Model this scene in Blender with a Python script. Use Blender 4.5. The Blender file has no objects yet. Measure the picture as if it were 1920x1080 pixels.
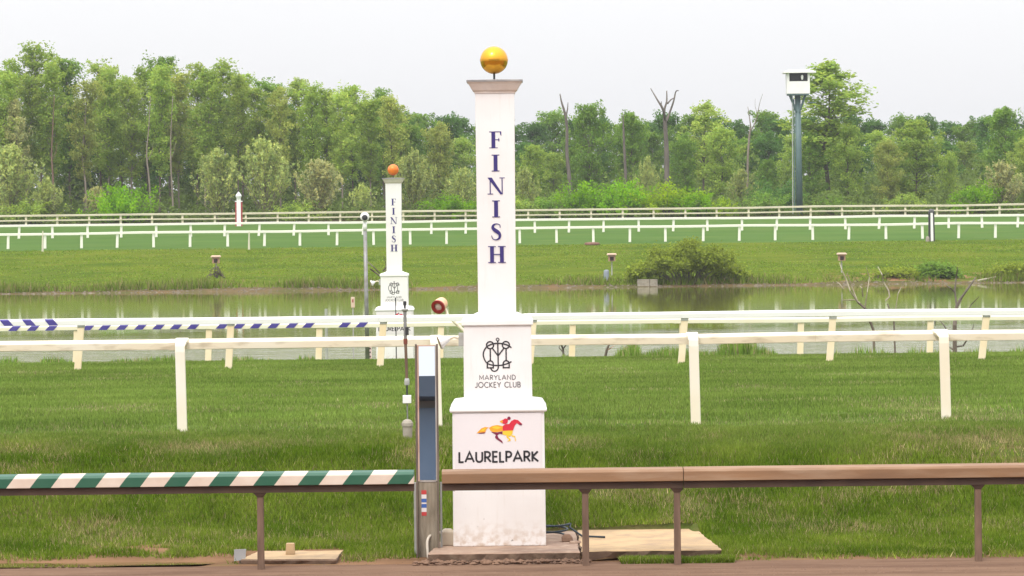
import bpy, math, random
import numpy as np
from mathutils import Vector, Matrix

# ------------------------------------------------------------------ camera, sky, sun, exposure
F = 6880.0          # focal length in photo pixels (1920 wide)
H = 3.92            # eye height above the dirt track
HY = 390.0          # photo row of the eye level
K = 0.0113          # roll (tangent)
scene = bpy.context.scene
col = scene.collection

cam_d = bpy.data.cameras.new('camera'); cam = bpy.data.objects.new('camera', cam_d); col.objects.link(cam)
cam_d.sensor_width = 36.0; cam_d.lens = F * 36.0 / 1920.0
cam_d.shift_y = -(540.0 - HY) / 1920.0
cam_d.clip_start = 0.5; cam_d.clip_end = 4000.0
ra = math.atan(K); cr, sr = math.cos(ra), math.sin(ra)
M = Matrix(((cr, sr, 0, 0), (0, 0, -1, 0), (-sr, cr, 0, 0), (0, 0, 0, 1)))
M.translation = Vector((0, 0, H))
cam.matrix_world = M
scene.camera = cam

SUN_EL, SUN_AZ = math.radians(52), math.radians(205)      # azimuth clockwise from +Y; behind and left of the camera
world = bpy.data.worlds.new('World'); scene.world = world; world.use_nodes = True
wn, wl = world.node_tree.nodes, world.node_tree.links
wn.clear()
sky = wn.new('ShaderNodeTexSky'); sky.sky_type = 'NISHITA'; sky.sun_disc = False
sky.sun_elevation = SUN_EL; sky.sun_rotation = SUN_AZ; sky.dust_density = 3.0; sky.air_density = 1.0
hs = wn.new('ShaderNodeHueSaturation'); hs.inputs['Saturation'].default_value = 0.3
wl.new(sky.outputs[0], hs.inputs['Color'])
bg1 = wn.new('ShaderNodeBackground'); bg1.inputs['Strength'].default_value = 0.05
wl.new(hs.outputs[0], bg1.inputs['Color'])
# an even overcast deck, a third as bright at the horizon as overhead (the usual overcast sky)
tc = wn.new('ShaderNodeTexCoord'); sx = wn.new('ShaderNodeSeparateXYZ'); wl.new(tc.outputs['Generated'], sx.inputs[0])
ramp = wn.new('ShaderNodeMapRange'); ramp.inputs['From Min'].default_value = 0.0; ramp.inputs['From Max'].default_value = 1.0
ramp.inputs['To Min'].default_value = 1.0; ramp.inputs['To Max'].default_value = 3.0
wl.new(sx.outputs['Z'], ramp.inputs['Value'])
nz = wn.new('ShaderNodeTexNoise'); nz.inputs['Scale'].default_value = 3.0; nz.inputs['Detail'].default_value = 4.0
wl.new(tc.outputs['Generated'], nz.inputs['Vector'])
nr = wn.new('ShaderNodeMapRange'); nr.inputs['To Min'].default_value = 0.96; nr.inputs['To Max'].default_value = 1.04
wl.new(nz.outputs[0], nr.inputs['Value'])
mu = wn.new('ShaderNodeMath'); mu.operation = 'MULTIPLY'; wl.new(ramp.outputs[0], mu.inputs[0]); wl.new(nr.outputs[0], mu.inputs[1])
SKY_DECK = 0.69
mu2 = wn.new('ShaderNodeMath'); mu2.operation = 'MULTIPLY'; mu2.inputs[1].default_value = SKY_DECK; wl.new(mu.outputs[0], mu2.inputs[0])
bg2 = wn.new('ShaderNodeBackground'); bg2.inputs['Color'].default_value = (0.985, 0.98, 1.0, 1)
wl.new(mu2.outputs[0], bg2.inputs['Strength'])
ad = wn.new('ShaderNodeAddShader'); wl.new(bg1.outputs[0], ad.inputs[0]); wl.new(bg2.outputs[0], ad.inputs[1])
wo = wn.new('ShaderNodeOutputWorld'); wl.new(ad.outputs[0], wo.inputs[0])

sun_d = bpy.data.lights.new('sun', 'SUN'); sun = bpy.data.objects.new('sun', sun_d); col.objects.link(sun)
sun_d.energy = 1.5; sun_d.angle = math.radians(18); sun_d.color = (1.0, 0.95, 0.88)
sdir = Vector((math.sin(SUN_AZ) * math.cos(SUN_EL), math.cos(SUN_AZ) * math.cos(SUN_EL), math.sin(SUN_EL)))
sun.rotation_euler = sdir.to_track_quat('Z', 'Y').to_euler()
sun.location = sdir * 100

HAZE = 0.00016       # density of the air further down
vs = scene.view_settings
vs.view_transform = 'Standard'; vs.look = 'None'; vs.gamma = 1.0; vs.exposure = 0.15; vs.use_curve_mapping = False
scene.render.resolution_x = 1024; scene.render.resolution_y = 576
scene.cycles.max_bounces = 6; scene.cycles.transparent_max_bounces = 4
scene.cycles.use_denoising = True

rng = np.random.default_rng(7)
random.seed(7)


def P(x, y, D):
    """photo pixel at depth D -> world point"""
    dx, dy = x - 960.0, y - HY
    return Vector(((dx - K * dy) * D / F, D, H - (dy + K * dx) * D / F))


def XW(x, y, D): return P(x, y, D).x
def ZW(x, y, D): return P(x, y, D).z


# ------------------------------------------------------------------ materials
MATS = {}


def mat(name, color, rough=0.6, metal=0.0, var=None, scale=4.0, bump=0.0, bscale=30.0, spec=0.5, stretch=(1, 1, 1), var2=None, scale2=20.0, v2amt=0.5):
    """principled material whose colour wanders between `color` and `var` by object-space noise"""
    if name in MATS: return MATS[name]
    m = bpy.data.materials.new(name); m.use_nodes = True
    n, l = m.node_tree.nodes, m.node_tree.links
    b = n['Principled BSDF']
    b.inputs['Base Color'].default_value = (*color, 1); b.inputs['Roughness'].default_value = rough
    b.inputs['Metallic'].default_value = metal; b.inputs['Specular IOR Level'].default_value = spec
    t = n.new('ShaderNodeTexCoord'); mp = n.new('ShaderNodeMapping'); mp.inputs['Scale'].default_value = stretch
    l.new(t.outputs['Object'], mp.inputs[0])
    if var is not None:
        nt = n.new('ShaderNodeTexNoise'); nt.inputs['Scale'].default_value = scale; nt.inputs['Detail'].default_value = 6.0
        l.new(mp.outputs[0], nt.inputs['Vector'])
        cr_ = n.new('ShaderNodeMapRange'); cr_.inputs['From Min'].default_value = 0.35; cr_.inputs['From Max'].default_value = 0.68
        l.new(nt.outputs[0], cr_.inputs['Value'])
        mx = n.new('ShaderNodeMix'); mx.data_type = 'RGBA'
        mx.inputs[6].default_value = (*color, 1); mx.inputs[7].default_value = (*var, 1)
        l.new(cr_.outputs[0], mx.inputs[0])
        out = mx.outputs[2]
        if var2 is not None:
            nt2 = n.new('ShaderNodeTexNoise'); nt2.inputs['Scale'].default_value = scale2; nt2.inputs['Detail'].default_value = 5.0
            l.new(mp.outputs[0], nt2.inputs['Vector'])
            c2 = n.new('ShaderNodeMapRange'); c2.inputs['From Min'].default_value = 0.5; c2.inputs['From Max'].default_value = 0.72
            c2.inputs['To Max'].default_value = v2amt
            l.new(nt2.outputs[0], c2.inputs['Value'])
            mx2 = n.new('ShaderNodeMix'); mx2.data_type = 'RGBA'; mx2.inputs[7].default_value = (*var2, 1)
            l.new(c2.outputs[0], mx2.inputs[0]); l.new(out, mx2.inputs[6]); out = mx2.outputs[2]
        l.new(out, b.inputs['Base Color'])
    if bump:
        nb = n.new('ShaderNodeTexNoise'); nb.inputs['Scale'].default_value = bscale; nb.inputs['Detail'].default_value = 5.0
        l.new(mp.outputs[0], nb.inputs['Vector'])
        bp = n.new('ShaderNodeBump'); bp.inputs['Strength'].default_value = bump; bp.inputs['Distance'].default_value = 0.03
        l.new(nb.outputs[0], bp.inputs['Height']); l.new(bp.outputs[0], b.inputs['Normal'])
    MATS[name] = m
    return m


def leaf_mat(name, color, trans=0.5, hue=0.0, objvar=0.18):
    """foliage: colour attribute tints the leaf, each plant a little different, light shines through"""
    m = bpy.data.materials.new(name); m.use_nodes = True
    n, l = m.node_tree.nodes, m.node_tree.links; n.clear()
    at = n.new('ShaderNodeAttribute'); at.attribute_name = 'tint'
    oi = n.new('ShaderNodeObjectInfo')
    mr = n.new('ShaderNodeMapRange'); mr.inputs['To Min'].default_value = 1 - objvar; mr.inputs['To Max'].default_value = 1 + objvar
    l.new(oi.outputs['Random'], mr.inputs['Value'])
    mx = n.new('ShaderNodeMix'); mx.data_type = 'RGBA'; mx.blend_type = 'MULTIPLY'; mx.inputs[0].default_value = 1.0
    mx.inputs[6].default_value = (*color, 1); l.new(at.outputs['Color'], mx.inputs[7])
    vm = n.new('ShaderNodeVectorMath'); vm.operation = 'SCALE'
    l.new(mx.outputs[2], vm.inputs[0]); l.new(mr.outputs[0], vm.inputs['Scale'])
    d = n.new('ShaderNodeBsdfDiffuse'); t = n.new('ShaderNodeBsdfTranslucent')
    l.new(vm.outputs[0], d.inputs['Color']); l.new(vm.outputs[0], t.inputs['Color'])
    ms = n.new('ShaderNodeMixShader'); ms.inputs[0].default_value = trans
    l.new(d.outputs[0], ms.inputs[1]); l.new(t.outputs[0], ms.inputs[2])
    o = n.new('ShaderNodeOutputMaterial'); l.new(ms.outputs[0], o.inputs[0])
    MATS[name] = m
    return m


WHITE = mat('white_paint', (0.82, 0.80, 0.78), 0.45, var=(0.76, 0.73, 0.70), scale=1.6, bump=0.02, bscale=8)
WHITE2 = mat('white_moulding_paint', (0.84, 0.83, 0.81), 0.45, var=(0.80, 0.78, 0.75), scale=2.0)
CAPW = mat('weathered_cap_paint', (0.80, 0.72, 0.66), 0.7, var=(0.74, 0.64, 0.57), scale=5.0, var2=(0.5, 0.43, 0.40), scale2=9.0, v2amt=0.35)
SIGNW = mat('sign_sheet', (0.76, 0.71, 0.71), 0.35, var=(0.73, 0.675, 0.67), scale=1.0)
LEAD = mat('cap_lead', (0.22, 0.21, 0.21), 0.6, var=(0.35, 0.33, 0.31), scale=8.0)
NAVY = mat('navy_lettering', (0.035, 0.022, 0.155), 0.5)
BLACKP = mat('black_lettering', (0.02, 0.018, 0.022), 0.5)
GREYP = mat('grey_lettering', (0.12, 0.11, 0.115), 0.5)
RED = mat('logo_red', (0.62, 0.02, 0.045), 0.5)
MAROON = mat('logo_maroon', (0.20, 0.012, 0.05), 0.5)
ORANGE = mat('logo_orange', (0.85, 0.27, 0.02), 0.5, var=(0.86, 0.42, 0.03), scale=9)
YELLOW = mat('logo_yellow', (0.88, 0.55, 0.04), 0.5)
GOLD = mat('gold_ball', (0.82, 0.42, 0.045), 0.2, 0.9, var=(0.72, 0.36, 0.04), scale=6.0)
ORBALL = mat('orange_ball', (0.80, 0.22, 0.03), 0.4, 0.2, var=(0.72, 0.17, 0.02), scale=6.0)
STEEL = mat('grey_steel', (0.30, 0.30, 0.30), 0.5, 0.4, var=(0.22, 0.20, 0.18), scale=7.0)
DARK = mat('dark_metal', (0.03, 0.03, 0.032), 0.5)
GREYBOX = mat('grey_box', (0.42, 0.42, 0.40), 0.6, var=(0.34, 0.33, 0.30), scale=10)
CREAM = mat('cream_rail_paint', (0.82, 0.74, 0.60), 0.4, var=(0.78, 0.66, 0.48), scale=1.3, var2=(0.40, 0.31, 0.20), scale2=6.0, v2amt=0.6, stretch=(0.6, 2, 2))
CREAMP = mat('cream_post_paint', (0.83, 0.77, 0.66), 0.4, var=(0.80, 0.70, 0.54), scale=1.5)
TANP = mat('tan_post_paint', (0.80, 0.68, 0.48), 0.45, var=(0.76, 0.60, 0.38), scale=2.0)
FARW = mat('far_rail_white', (0.82, 0.80, 0.70), 0.5)
FARC = mat('far_rail_cream', (0.66, 0.60, 0.44), 0.5, var=(0.56, 0.50, 0.36), scale=0.6)
BROWN = mat('muddy_rail', (0.30, 0.165, 0.082), 0.6, var=(0.21, 0.115, 0.06), scale=2.2, var2=(0.42, 0.29, 0.19), scale2=5.0, stretch=(0.3, 2, 2), bump=0.05)
BROWNP = mat('muddy_post', (0.19, 0.115, 0.075), 0.7, var=(0.12, 0.07, 0.045), scale=6.0, stretch=(3, 3, 0.6))
DARKB = mat('shaded_rail_underside', (0.085, 0.048, 0.03), 0.8, var=(0.055, 0.03, 0.02), scale=3)  # shade below the rail is put into this darker brown
CONC = mat('stained_concrete', (0.40, 0.27, 0.19), 0.85, var=(0.24, 0.155, 0.11), scale=2.2, var2=(0.50, 0.38, 0.28), scale2=7.0, bump=0.25, bscale=25)
CONC2 = mat('tan_concrete', (0.50, 0.345, 0.185), 0.85, var=(0.40, 0.275, 0.15), scale=2.5, var2=(0.30, 0.21, 0.14), scale2=5.0, v2amt=0.6, bump=0.2, bscale=25)
CONC3 = mat('grey_concrete', (0.36, 0.32, 0.26), 0.85, var=(0.26, 0.23, 0.18), scale=6, bump=0.2)
WOODW = mat('weathered_board', (0.33, 0.28, 0.21), 0.85, var=(0.18, 0.145, 0.10), scale=6, stretch=(5, 5, 0.8), var2=(0.42, 0.37, 0.30), scale2=12, bump=0.3)
ALU = mat('aluminium_edge', (0.50, 0.47, 0.44), 0.4, 0.5, var=(0.34, 0.29, 0.25), scale=8, stretch=(1, 1, 0.3))
RUST = mat('rusty_pink_edge', (0.50, 0.30, 0.22), 0.6, var=(0.62, 0.45, 0.36), scale=9, stretch=(1, 1, 0.5))
BARK = mat('grey_brown_bark', (0.155, 0.125, 0.095), 0.9, var=(0.10, 0.08, 0.06), scale=3.0, stretch=(1, 1, 0.3))
BARKL = mat('pale_bark', (0.26, 0.22, 0.17), 0.9, var=(0.18, 0.15, 0.11), scale=2.0, stretch=(1, 1, 0.3))
BARKD = mat('dead_wood', (0.165, 0.14, 0.115), 0.9, var=(0.10, 0.085, 0.07), scale=2.0, stretch=(1, 1, 0.3))
BARKG = mat('bleached_branch', (0.42, 0.38, 0.29), 0.9, var=(0.24, 0.20, 0.14), scale=3.0)
TOWERG = mat('tower_green_steel', (0.075, 0.13, 0.13), 0.5, var=(0.10, 0.16, 0.16), scale=1.0)
BOXBR = mat('nest_box_wood', (0.40, 0.25, 0.17), 0.8, var=(0.33, 0.20, 0.13), scale=5)
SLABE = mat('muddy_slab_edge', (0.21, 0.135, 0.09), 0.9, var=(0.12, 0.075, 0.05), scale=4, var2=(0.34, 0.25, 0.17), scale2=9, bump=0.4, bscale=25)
SOILCL = mat('clod_soil', (0.23, 0.135, 0.085), 0.95, var=(0.13, 0.075, 0.05), scale=6, bump=0.3)
ROCK = mat('shore_rock', (0.22, 0.18, 0.13), 0.9, var=(0.10, 0.08, 0.055), scale=3)


def post_paint():
    m = bpy.data.materials.new('worn_post_paint'); m.use_nodes = True
    n, l = m.node_tree.nodes, m.node_tree.links; p = n['Principled BSDF']; p.inputs['Roughness'].default_value = .5
    t = n.new('ShaderNodeTexCoord')
    def noise(scale, st=(1, 1, 1), det=5.0):
        mp = n.new('ShaderNodeMapping'); mp.inputs['Scale'].default_value = st; l.new(t.outputs['Object'], mp.inputs[0])
        q = n.new('ShaderNodeTexNoise'); q.inputs['Scale'].default_value = scale; q.inputs['Detail'].default_value = det; l.new(mp.outputs[0], q.inputs['Vector']); return q.outputs[0]
    def rng_(v, a, c, lo=0.0, hi=1.0):
        q = n.new('ShaderNodeMapRange'); q.inputs['From Min'].default_value = a; q.inputs['From Max'].default_value = c; q.inputs['To Min'].default_value = lo; q.inputs['To Max'].default_value = hi
        l.new(v, q.inputs['Value']); return q.outputs[0]
    def mulm(a, c):
        q = n.new('ShaderNodeMath'); q.operation = 'MULTIPLY'; l.new(a, q.inputs[0]); l.new(c, q.inputs[1]); return q.outputs[0]
    def mixc(fac, a, c):
        q = n.new('ShaderNodeMix'); q.data_type = 'RGBA'; l.new(fac, q.inputs[0])
        if isinstance(a, tuple): q.inputs[6].default_value = (*a, 1)
        else: l.new(a, q.inputs[6])
        q.inputs[7].default_value = (*c, 1); return q.outputs[2]
    sp = n.new('ShaderNodeSeparateXYZ'); l.new(t.outputs['Object'], sp.inputs[0])
    c = mixc(rng_(noise(1.4), .35, .7), (.82, .795, .775), (.75, .71, .685))
    c = mixc(rng_(noise(9, (3, 3, .25)), .56, .75, 0, .3), c, (.68, .62, .56))            # drip streaks
    splash = mulm(rng_(sp.outputs['Z'], .0, .30, 1, 0), rng_(noise(14), .42, .62)); c = mixc(rng_(splash, 0, 1, 0, .75), c, (.50, .36, .25))   # mud splash at the foot
    c = mixc(mulm(rng_(noise(11, det=8.0), .70, .72, 0, .9), rng_(sp.outputs['Z'], .7, .9, 1, 0)), c, (.30, .26, .23))              # chips
    l.new(c, p.inputs['Base Color'])
    bp = n.new('ShaderNodeBump'); bp.inputs['Strength'].default_value = .06; bp.inputs['Distance'].default_value = .01; l.new(noise(6, (1, 1, .3)), bp.inputs['Height']); l.new(bp.outputs[0], p.inputs['Normal'])
    return m


WHITE = post_paint()


# ------------------------------------------------------------------ mesh helpers
class MB:
    def __init__(s): s.v = []; s.f = []
    def add(s, vs_, fs_):
        o = len(s.v); s.v += [tuple(v) for v in vs_]; s.f += [tuple(i + o for i in f) for f in fs_]; return s
    def box(s, x0, x1, y0, y1, z0, z1, bev=0.0):
        return s.frustum((x0, x1, y0, y1), z0, (x0, x1, y0, y1), z1)
    def frustum(s, r0, z0, r1, z1):
        a, b, c, d = r0; e, f, g, h = r1
        return s.add([(a, c, z0), (b, c, z0), (b, d, z0), (a, d, z0), (e, g, z1), (f, g, z1), (f, h, z1), (e, h, z1)],
                     [(3, 2, 1, 0), (4, 5, 6, 7), (0, 1, 5, 4), (1, 2, 6, 5), (2, 3, 7, 6), (3, 0, 4, 7)])
    def rings(s, secs):
        """stack of rectangular sections (x0,x1,y0,y1,z): one continuous skin"""
        n0 = len(s.v)
        for (a, b, c, d, z) in secs: s.v += [(a, c, z), (b, c, z), (b, d, z), (a, d, z)]
        for i in range(len(secs) - 1):
            o = n0 + i * 4
            for k in range(4): s.f.append((o + k, o + (k + 1) % 4, o + 4 + (k + 1) % 4, o + 4 + k))
        s.f.append((n0 + 3, n0 + 2, n0 + 1, n0)); o = n0 + 4 * (len(secs) - 1); s.f.append((o, o + 1, o + 2, o + 3))
        return s
    def tube(s, pts, rad, n=8, cap=True):
        pts = [Vector(p) for p in pts]
        if not hasattr(rad, '__len__'): rad = [rad] * len(pts)
        o0 = len(s.v); ref = None
        for i, p in enumerate(pts):
            d = (pts[min(i + 1, len(pts) - 1)] - pts[max(i - 1, 0)]).normalized()
            if ref is None: ref = d.orthogonal().normalized()
            ref = (ref - d * ref.dot(d))
            ref = ref.normalized() if ref.length > 1e-6 else d.orthogonal().normalized()
            w = d.cross(ref)
            for k in range(n):
                a = 2 * math.pi * k / n
                q = p + (ref * math.cos(a) + w * math.sin(a)) * rad[i]; s.v.append(tuple(q))
        for i in range(len(pts) - 1):
            for k in range(n):
                a = o0 + i * n + k; b = o0 + i * n + (k + 1) % n; s.f.append((a, b, b + n, a + n))
        if cap:
            s.f.append(tuple(o0 + k for k in range(n))[::-1]); e = o0 + (len(pts) - 1) * n; s.f.append(tuple(e + k for k in range(n)))
        return s
    def lathe(s, c, prof, n=20, axis=None):
        """profile (r,h) spun about an axis through c"""
        ax = Vector(axis or (0, 0, 1)).normalized(); u = ax.orthogonal().normalized(); w = ax.cross(u); c = Vector(c)
        o0 = len(s.v)
        for (r, h) in prof:
            for k in range(n):
                a = 2 * math.pi * k / n; s.v.append(tuple(c + ax * h + (u * math.cos(a) + w * math.sin(a)) * r))
        for i in range(len(prof) - 1):
            for k in range(n):
                a = o0 + i * n + k; b = o0 + i * n + (k + 1) % n; s.f.append((a, b, b + n, a + n))
        s.f.append(tuple(o0 + k for k in range(n))[::-1]); e = o0 + (len(prof) - 1) * n; s.f.append(tuple(e + k for k in range(n)))
        return s
    def prism_x(s, prof, x0, x1, d0=0.0, d1=0.0):
        """(y,z) outline extruded along x"""
        n = len(prof); o = len(s.v)
        s.v += [(x0, y, z + d0) for y, z in prof] + [(x1, y, z + d1) for y, z in prof]
        for k in range(n): s.f.append((o + k, o + (k + 1) % n, o + n + (k + 1) % n, o + n + k))
        s.f.append(tuple(o + k for k in range(n))[::-1]); s.f.append(tuple(o + n + k for k in range(n)))
        return s
    def mesh(s, name, base=(0, 0, 0), smooth=False):
        me = bpy.data.meshes.new(name); b = Vector(base)
        me.from_pydata([tuple(Vector(v) - b) for v in s.v], [], s.f); me.update()
        import bmesh as _bm
        bm = _bm.new(); bm.from_mesh(me); _bm.ops.recalc_face_normals(bm, faces=bm.faces); bm.to_mesh(me); bm.free()
        if smooth:
            for p in me.polygons: p.use_smooth = True
        return me


BASES = {}


def link(o, parent=None):
    col.objects.link(o)
    if parent is not None: o.parent = parent
    return o


def tag(o, label, cat, group=None):
    o['label'] = label; o['category'] = cat
    if group: o['group'] = group
    return o


def thing(name, label, cat, base, group=None):
    o = bpy.data.objects.new(name, None); o.empty_display_size = 0.2; o.location = base
    link(o); tag(o, label, cat, group); BASES[o.name] = Vector(base); return o


def root_base(o):
    while o.parent is not None: o = o.parent
    return BASES.get(o.name, Vector((0, 0, 0)))


def part(name, mb, m, parent, smooth=False, bevel=0.0, label=None):
    me = mb.mesh(name, root_base(parent), smooth); me.materials.append(m)
    o = bpy.data.objects.new(name, me); link(o, parent)
    if bevel:
        md = o.modifiers.new('bevel', 'BEVEL'); md.width = bevel; md.segments = 2; md.limit_method = 'ANGLE'
    if label: o['label'] = label
    return o


def solo(name, mb, m, base, label, cat, group=None, smooth=False, bevel=0.0):
    """a thing that is one mesh, its origin at its base"""
    me = mb.mesh(name, base, smooth); me.materials.append(m)
    o = bpy.data.objects.new(name, me); o.location = base; link(o); tag(o, label, cat, group); BASES[o.name] = Vector(base)
    if bevel:
        md = o.modifiers.new('bevel', 'BEVEL'); md.width = bevel; md.segments = 2; md.limit_method = 'ANGLE'
    return o


def structure(name, me, m, kind='structure', label=None, cat=None):
    me.materials.append(m); o = bpy.data.objects.new(name, me); link(o); o['kind'] = kind
    if label: o['label'] = label
    if cat: o['category'] = cat
    return o


# ------------------------------------------------------------------ value noise for terrain and planting
_tab = np.random.default_rng(3).random((256, 256))


def vnoise(x, y):
    x = np.asarray(x, float); y = np.asarray(y, float)
    xi = np.floor(x).astype(int); yi = np.floor(y).astype(int); fx = x - xi; fy = y - yi
    fx = fx * fx * (3 - 2 * fx); fy = fy * fy * (3 - 2 * fy)
    g = lambda a, b: _tab[a % 256, b % 256]
    return (g(xi, yi) * (1 - fx) + g(xi + 1, yi) * fx) * (1 - fy) + (g(xi, yi + 1) * (1 - fx) + g(xi + 1, yi + 1) * fx) * fy


def fbm(x, y, o=4):
    t = 0; a = 1; n = 0
    for i in range(o): t = t + a * vnoise(x * 2 ** i + 17 * i, y * 2 ** i + 31 * i); n += a; a *= 0.5
    return t / n


PD = [-60, 39.6, 40.3, 40.8, 42.4, 43.1, 44.2, 45.4, 46.4, 47.2, 48, 55, 80, 92, 98, 103, 107, 112, 118, 130, 244, 254, 260.6, 262.4, 266, 285, 299, 305, 328, 356, 366, 420, 700, 2600]
PZ = [0, 0, 0.015, 0.03, 0.10, 0.17, 0.50, 0.86, 1.02, 1.05, 1.07, 1.0, 0.48, 0.12, -0.14, -0.40, -0.8, -1.8, -2.5, -3, -3, -2.6, -1.82, -1.42, -1.18, -0.05, 0.72, 0.99, 1.68, 2.7, 2.85, 3.0, 3.2, 3.4]
LAKE_Z = -1.8


def gz(x, D):
    x = np.asarray(x, float); D = np.asarray(D, float)
    z = np.interp(D, PD, PZ)
    # uneven bank between the dirt and the turf, soft lips on the pond shore
    w = np.clip((D - 40.5) / 1.0, 0, 1) * np.clip((60 - D) / 10.0, 0, 1)
    z = z + w * (fbm(x * 0.7 + 9, D * 0.9) - 0.5) * 0.16 + w * (fbm(x * 2.7 + 2, D * 2.9) - 0.5) * 0.06
    wf = np.clip((D - 258) / 4.0, 0, 1) * np.clip((300 - D) / 30.0, 0, 1)
    z = z + wf * (fbm(x * 0.12 + 40, D * 0.15) - 0.5) * 0.5
    # shallow dip that holds the puddle by the left-hand rail, cut for the slabs
    q = np.clip(1 - ((D - 40.85) / 0.46) ** 2, 0, 1) * np.clip((-3.15 - x) / 0.5, 0, 1) * np.clip((x + 9) / 1.0, 0, 1)
    z = z - 0.07 * q
    sl = ((x > -1.0) & (x < 2.05) & (D > 40.2) & (D < 42.92))
    z = np.where(sl, np.minimum(z, 0.06), z)
    return z


def gzf(x, D): return float(gz(np.array([x]), np.array([D]))[0])


def sheet(name, xs, ds):
    X, Dm = np.meshgrid(xs, ds); Z = gz(X, Dm)
    v = np.stack([X.ravel(), Dm.ravel(), Z.ravel()], 1); nx, nd = len(xs), len(ds)
    i = np.arange(nx - 1)[None, :] + nx * np.arange(nd - 1)[:, None]; i = i.ravel()
    f = np.stack([i, i + 1, i + 1 + nx, i + nx], 1)
    me = bpy.data.meshes.new(name); me.from_pydata(v.tolist(), [], f.tolist()); me.update()
    for p in me.polygons: p.use_smooth = True
    return me


def xgrid(fine, step, wide=420):
    c = np.arange(-fine, fine + 1e-6, step); g = fine * (wide / fine) ** np.linspace(0.05, 1, 14)
    return np.concatenate([-g[::-1], c, g])


# ------------------------------------------------------------------ the ground, strip by strip
M_DIRT = mat('track_dirt', (0.215, 0.135, 0.092), 0.95, var=(0.145, 0.088, 0.062), scale=1.3, stretch=(0.35, 2.2, 1), var2=(0.29, 0.195, 0.135), scale2=6, bump=0.9, bscale=14, spec=0.0)
M_BANK = mat('bank_soil_and_thatch', (0.07, 0.095, 0.02), 0.95, var=(0.15, 0.125, 0.055), scale=1.2, var2=(0.20, 0.115, 0.065), scale2=2.5, v2amt=0.5, bump=0.5, bscale=25, spec=0.0)
M_TURF = mat('turf_soil', (0.090, 0.145, 0.034), 0.95, var=(0.115, 0.165, 0.04), scale=0.7, stretch=(0.4, 1, 1), bump=0.5, bscale=30, spec=0.0)
M_FARB = mat('far_bank_grass', (0.115, 0.150, 0.018), 0.95, var=(0.066, 0.108, 0.014), scale=0.22, stretch=(0.6, 1, 1), var2=(0.155, 0.165, 0.03), scale2=0.5, v2amt=0.6, bump=0.9, bscale=2.5, spec=0.0)
M_FART = mat('backstretch_turf', (0.088, 0.155, 0.040), 0.95, var=(0.070, 0.130, 0.032), scale=0.10, stretch=(0.5, 1.5, 1), var2=(0.15, 0.19, 0.055), scale2=0.4, v2amt=0.5, bump=0.5, bscale=2.0, spec=0.0)
_n, _l = M_FARB.node_tree.nodes, M_FARB.node_tree.links
_t = _n.new('ShaderNodeTexCoord'); _s = _n.new('ShaderNodeSeparateXYZ'); _l.new(_t.outputs['Object'], _s.inputs[0])
_q = _n.new('ShaderNodeTexNoise'); _q.inputs['Scale'].default_value = .45; _q.inputs['Detail'].default_value = 6.0; _l.new(_t.outputs['Object'], _q.inputs['Vector'])
def _rg(v, a, c, lo=0.0, hi=1.0):
    k = _n.new('ShaderNodeMapRange'); k.inputs['From Min'].default_value = a; k.inputs['From Max'].default_value = c; k.inputs['To Min'].default_value = lo; k.inputs['To Max'].default_value = hi; _l.new(v, k.inputs['Value']); return k.outputs[0]
def _mm(a, c):
    k = _n.new('ShaderNodeMath'); k.operation = 'MULTIPLY'; _l.new(a, k.inputs[0]); _l.new(c, k.inputs[1]); return k.outputs[0]
_k = _mm(_mm(_rg(_s.outputs['Y'], 266.5, 268.5, 1, 0), _rg(_s.outputs['X'], 22, 25)), _rg(_q.outputs[0], .44, .52))
_x = _n.new('ShaderNodeMix'); _x.data_type = 'RGBA'; _x.inputs[7].default_value = (.27, .15, .085, 1); _l.new(_k, _x.inputs[0])
_pb = _n['Principled BSDF']; _l.new(_pb.inputs['Base Color'].links[0].from_socket, _x.inputs[6]); _l.new(_x.outputs[2], _pb.inputs['Base Color'])
M_WOODF = mat('woodland_floor', (0.05, 0.06, 0.02), 0.95, var=(0.075, 0.055, 0.03), scale=0.2, spec=0.0)
M_SHORE = mat('shore_mud', (0.14, 0.10, 0.055), 0.95, var=(0.085, 0.09, 0.03), scale=0.25, var2=(0.22, 0.12, 0.07), scale2=0.9, bump=0.5, bscale=3, spec=0.0)
M_BED = mat('pond_bed', (0.09, 0.08, 0.035), 0.95, var=(0.06, 0.06, 0.025), scale=0.2, spec=0.0)

structure('dirt_track', sheet('dirt_track', xgrid(14, 0.35), np.concatenate([np.linspace(-60, 36, 12), np.linspace(37, 40.35, 12)])), M_DIRT)
M_VERGE = mat('verge_soil', (0.25, 0.145, 0.083), 0.95, var=(0.16, 0.092, 0.052), scale=1.6, stretch=(0.6, 1.6, 1), var2=(0.17, 0.14, 0.06), scale2=2.2, v2amt=0.8, bump=0.5, bscale=22, spec=0.0)
structure('soil_verge', sheet('soil_verge', xgrid(11, 0.12), np.append(np.arange(40.35, 42.0, 0.1), 42.0)), M_VERGE)
structure('grass_bank', sheet('grass_bank', xgrid(11, 0.12), np.append(np.arange(42.0, 47.3, 0.1), 47.3)), M_BANK)
structure('turf_course', sheet('turf_course', xgrid(20, 0.8), np.concatenate([[47.3], np.linspace(48, 104, 50)])), M_TURF)
structure('pond_bank', sheet('pond_bank', xgrid(24, 1.0), np.linspace(104, 118, 16)), M_BANK)
structure('pond_bed', sheet('pond_bed', xgrid(60, 6.0), np.array([118, 130, 200, 244, 256])), M_BED)
structure('far_shore', sheet('far_shore', xgrid(60, 0.5), np.linspace(256, 261.6, 16)), M_SHORE)
structure('far_bank', sheet('far_bank', xgrid(60, 0.8), np.linspace(261.6, 302, 44)), M_FARB)
structure('backstretch_turf', sheet('backstretch_turf', xgrid(70, 4.0), np.linspace(302, 362, 24)), M_FART)
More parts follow.
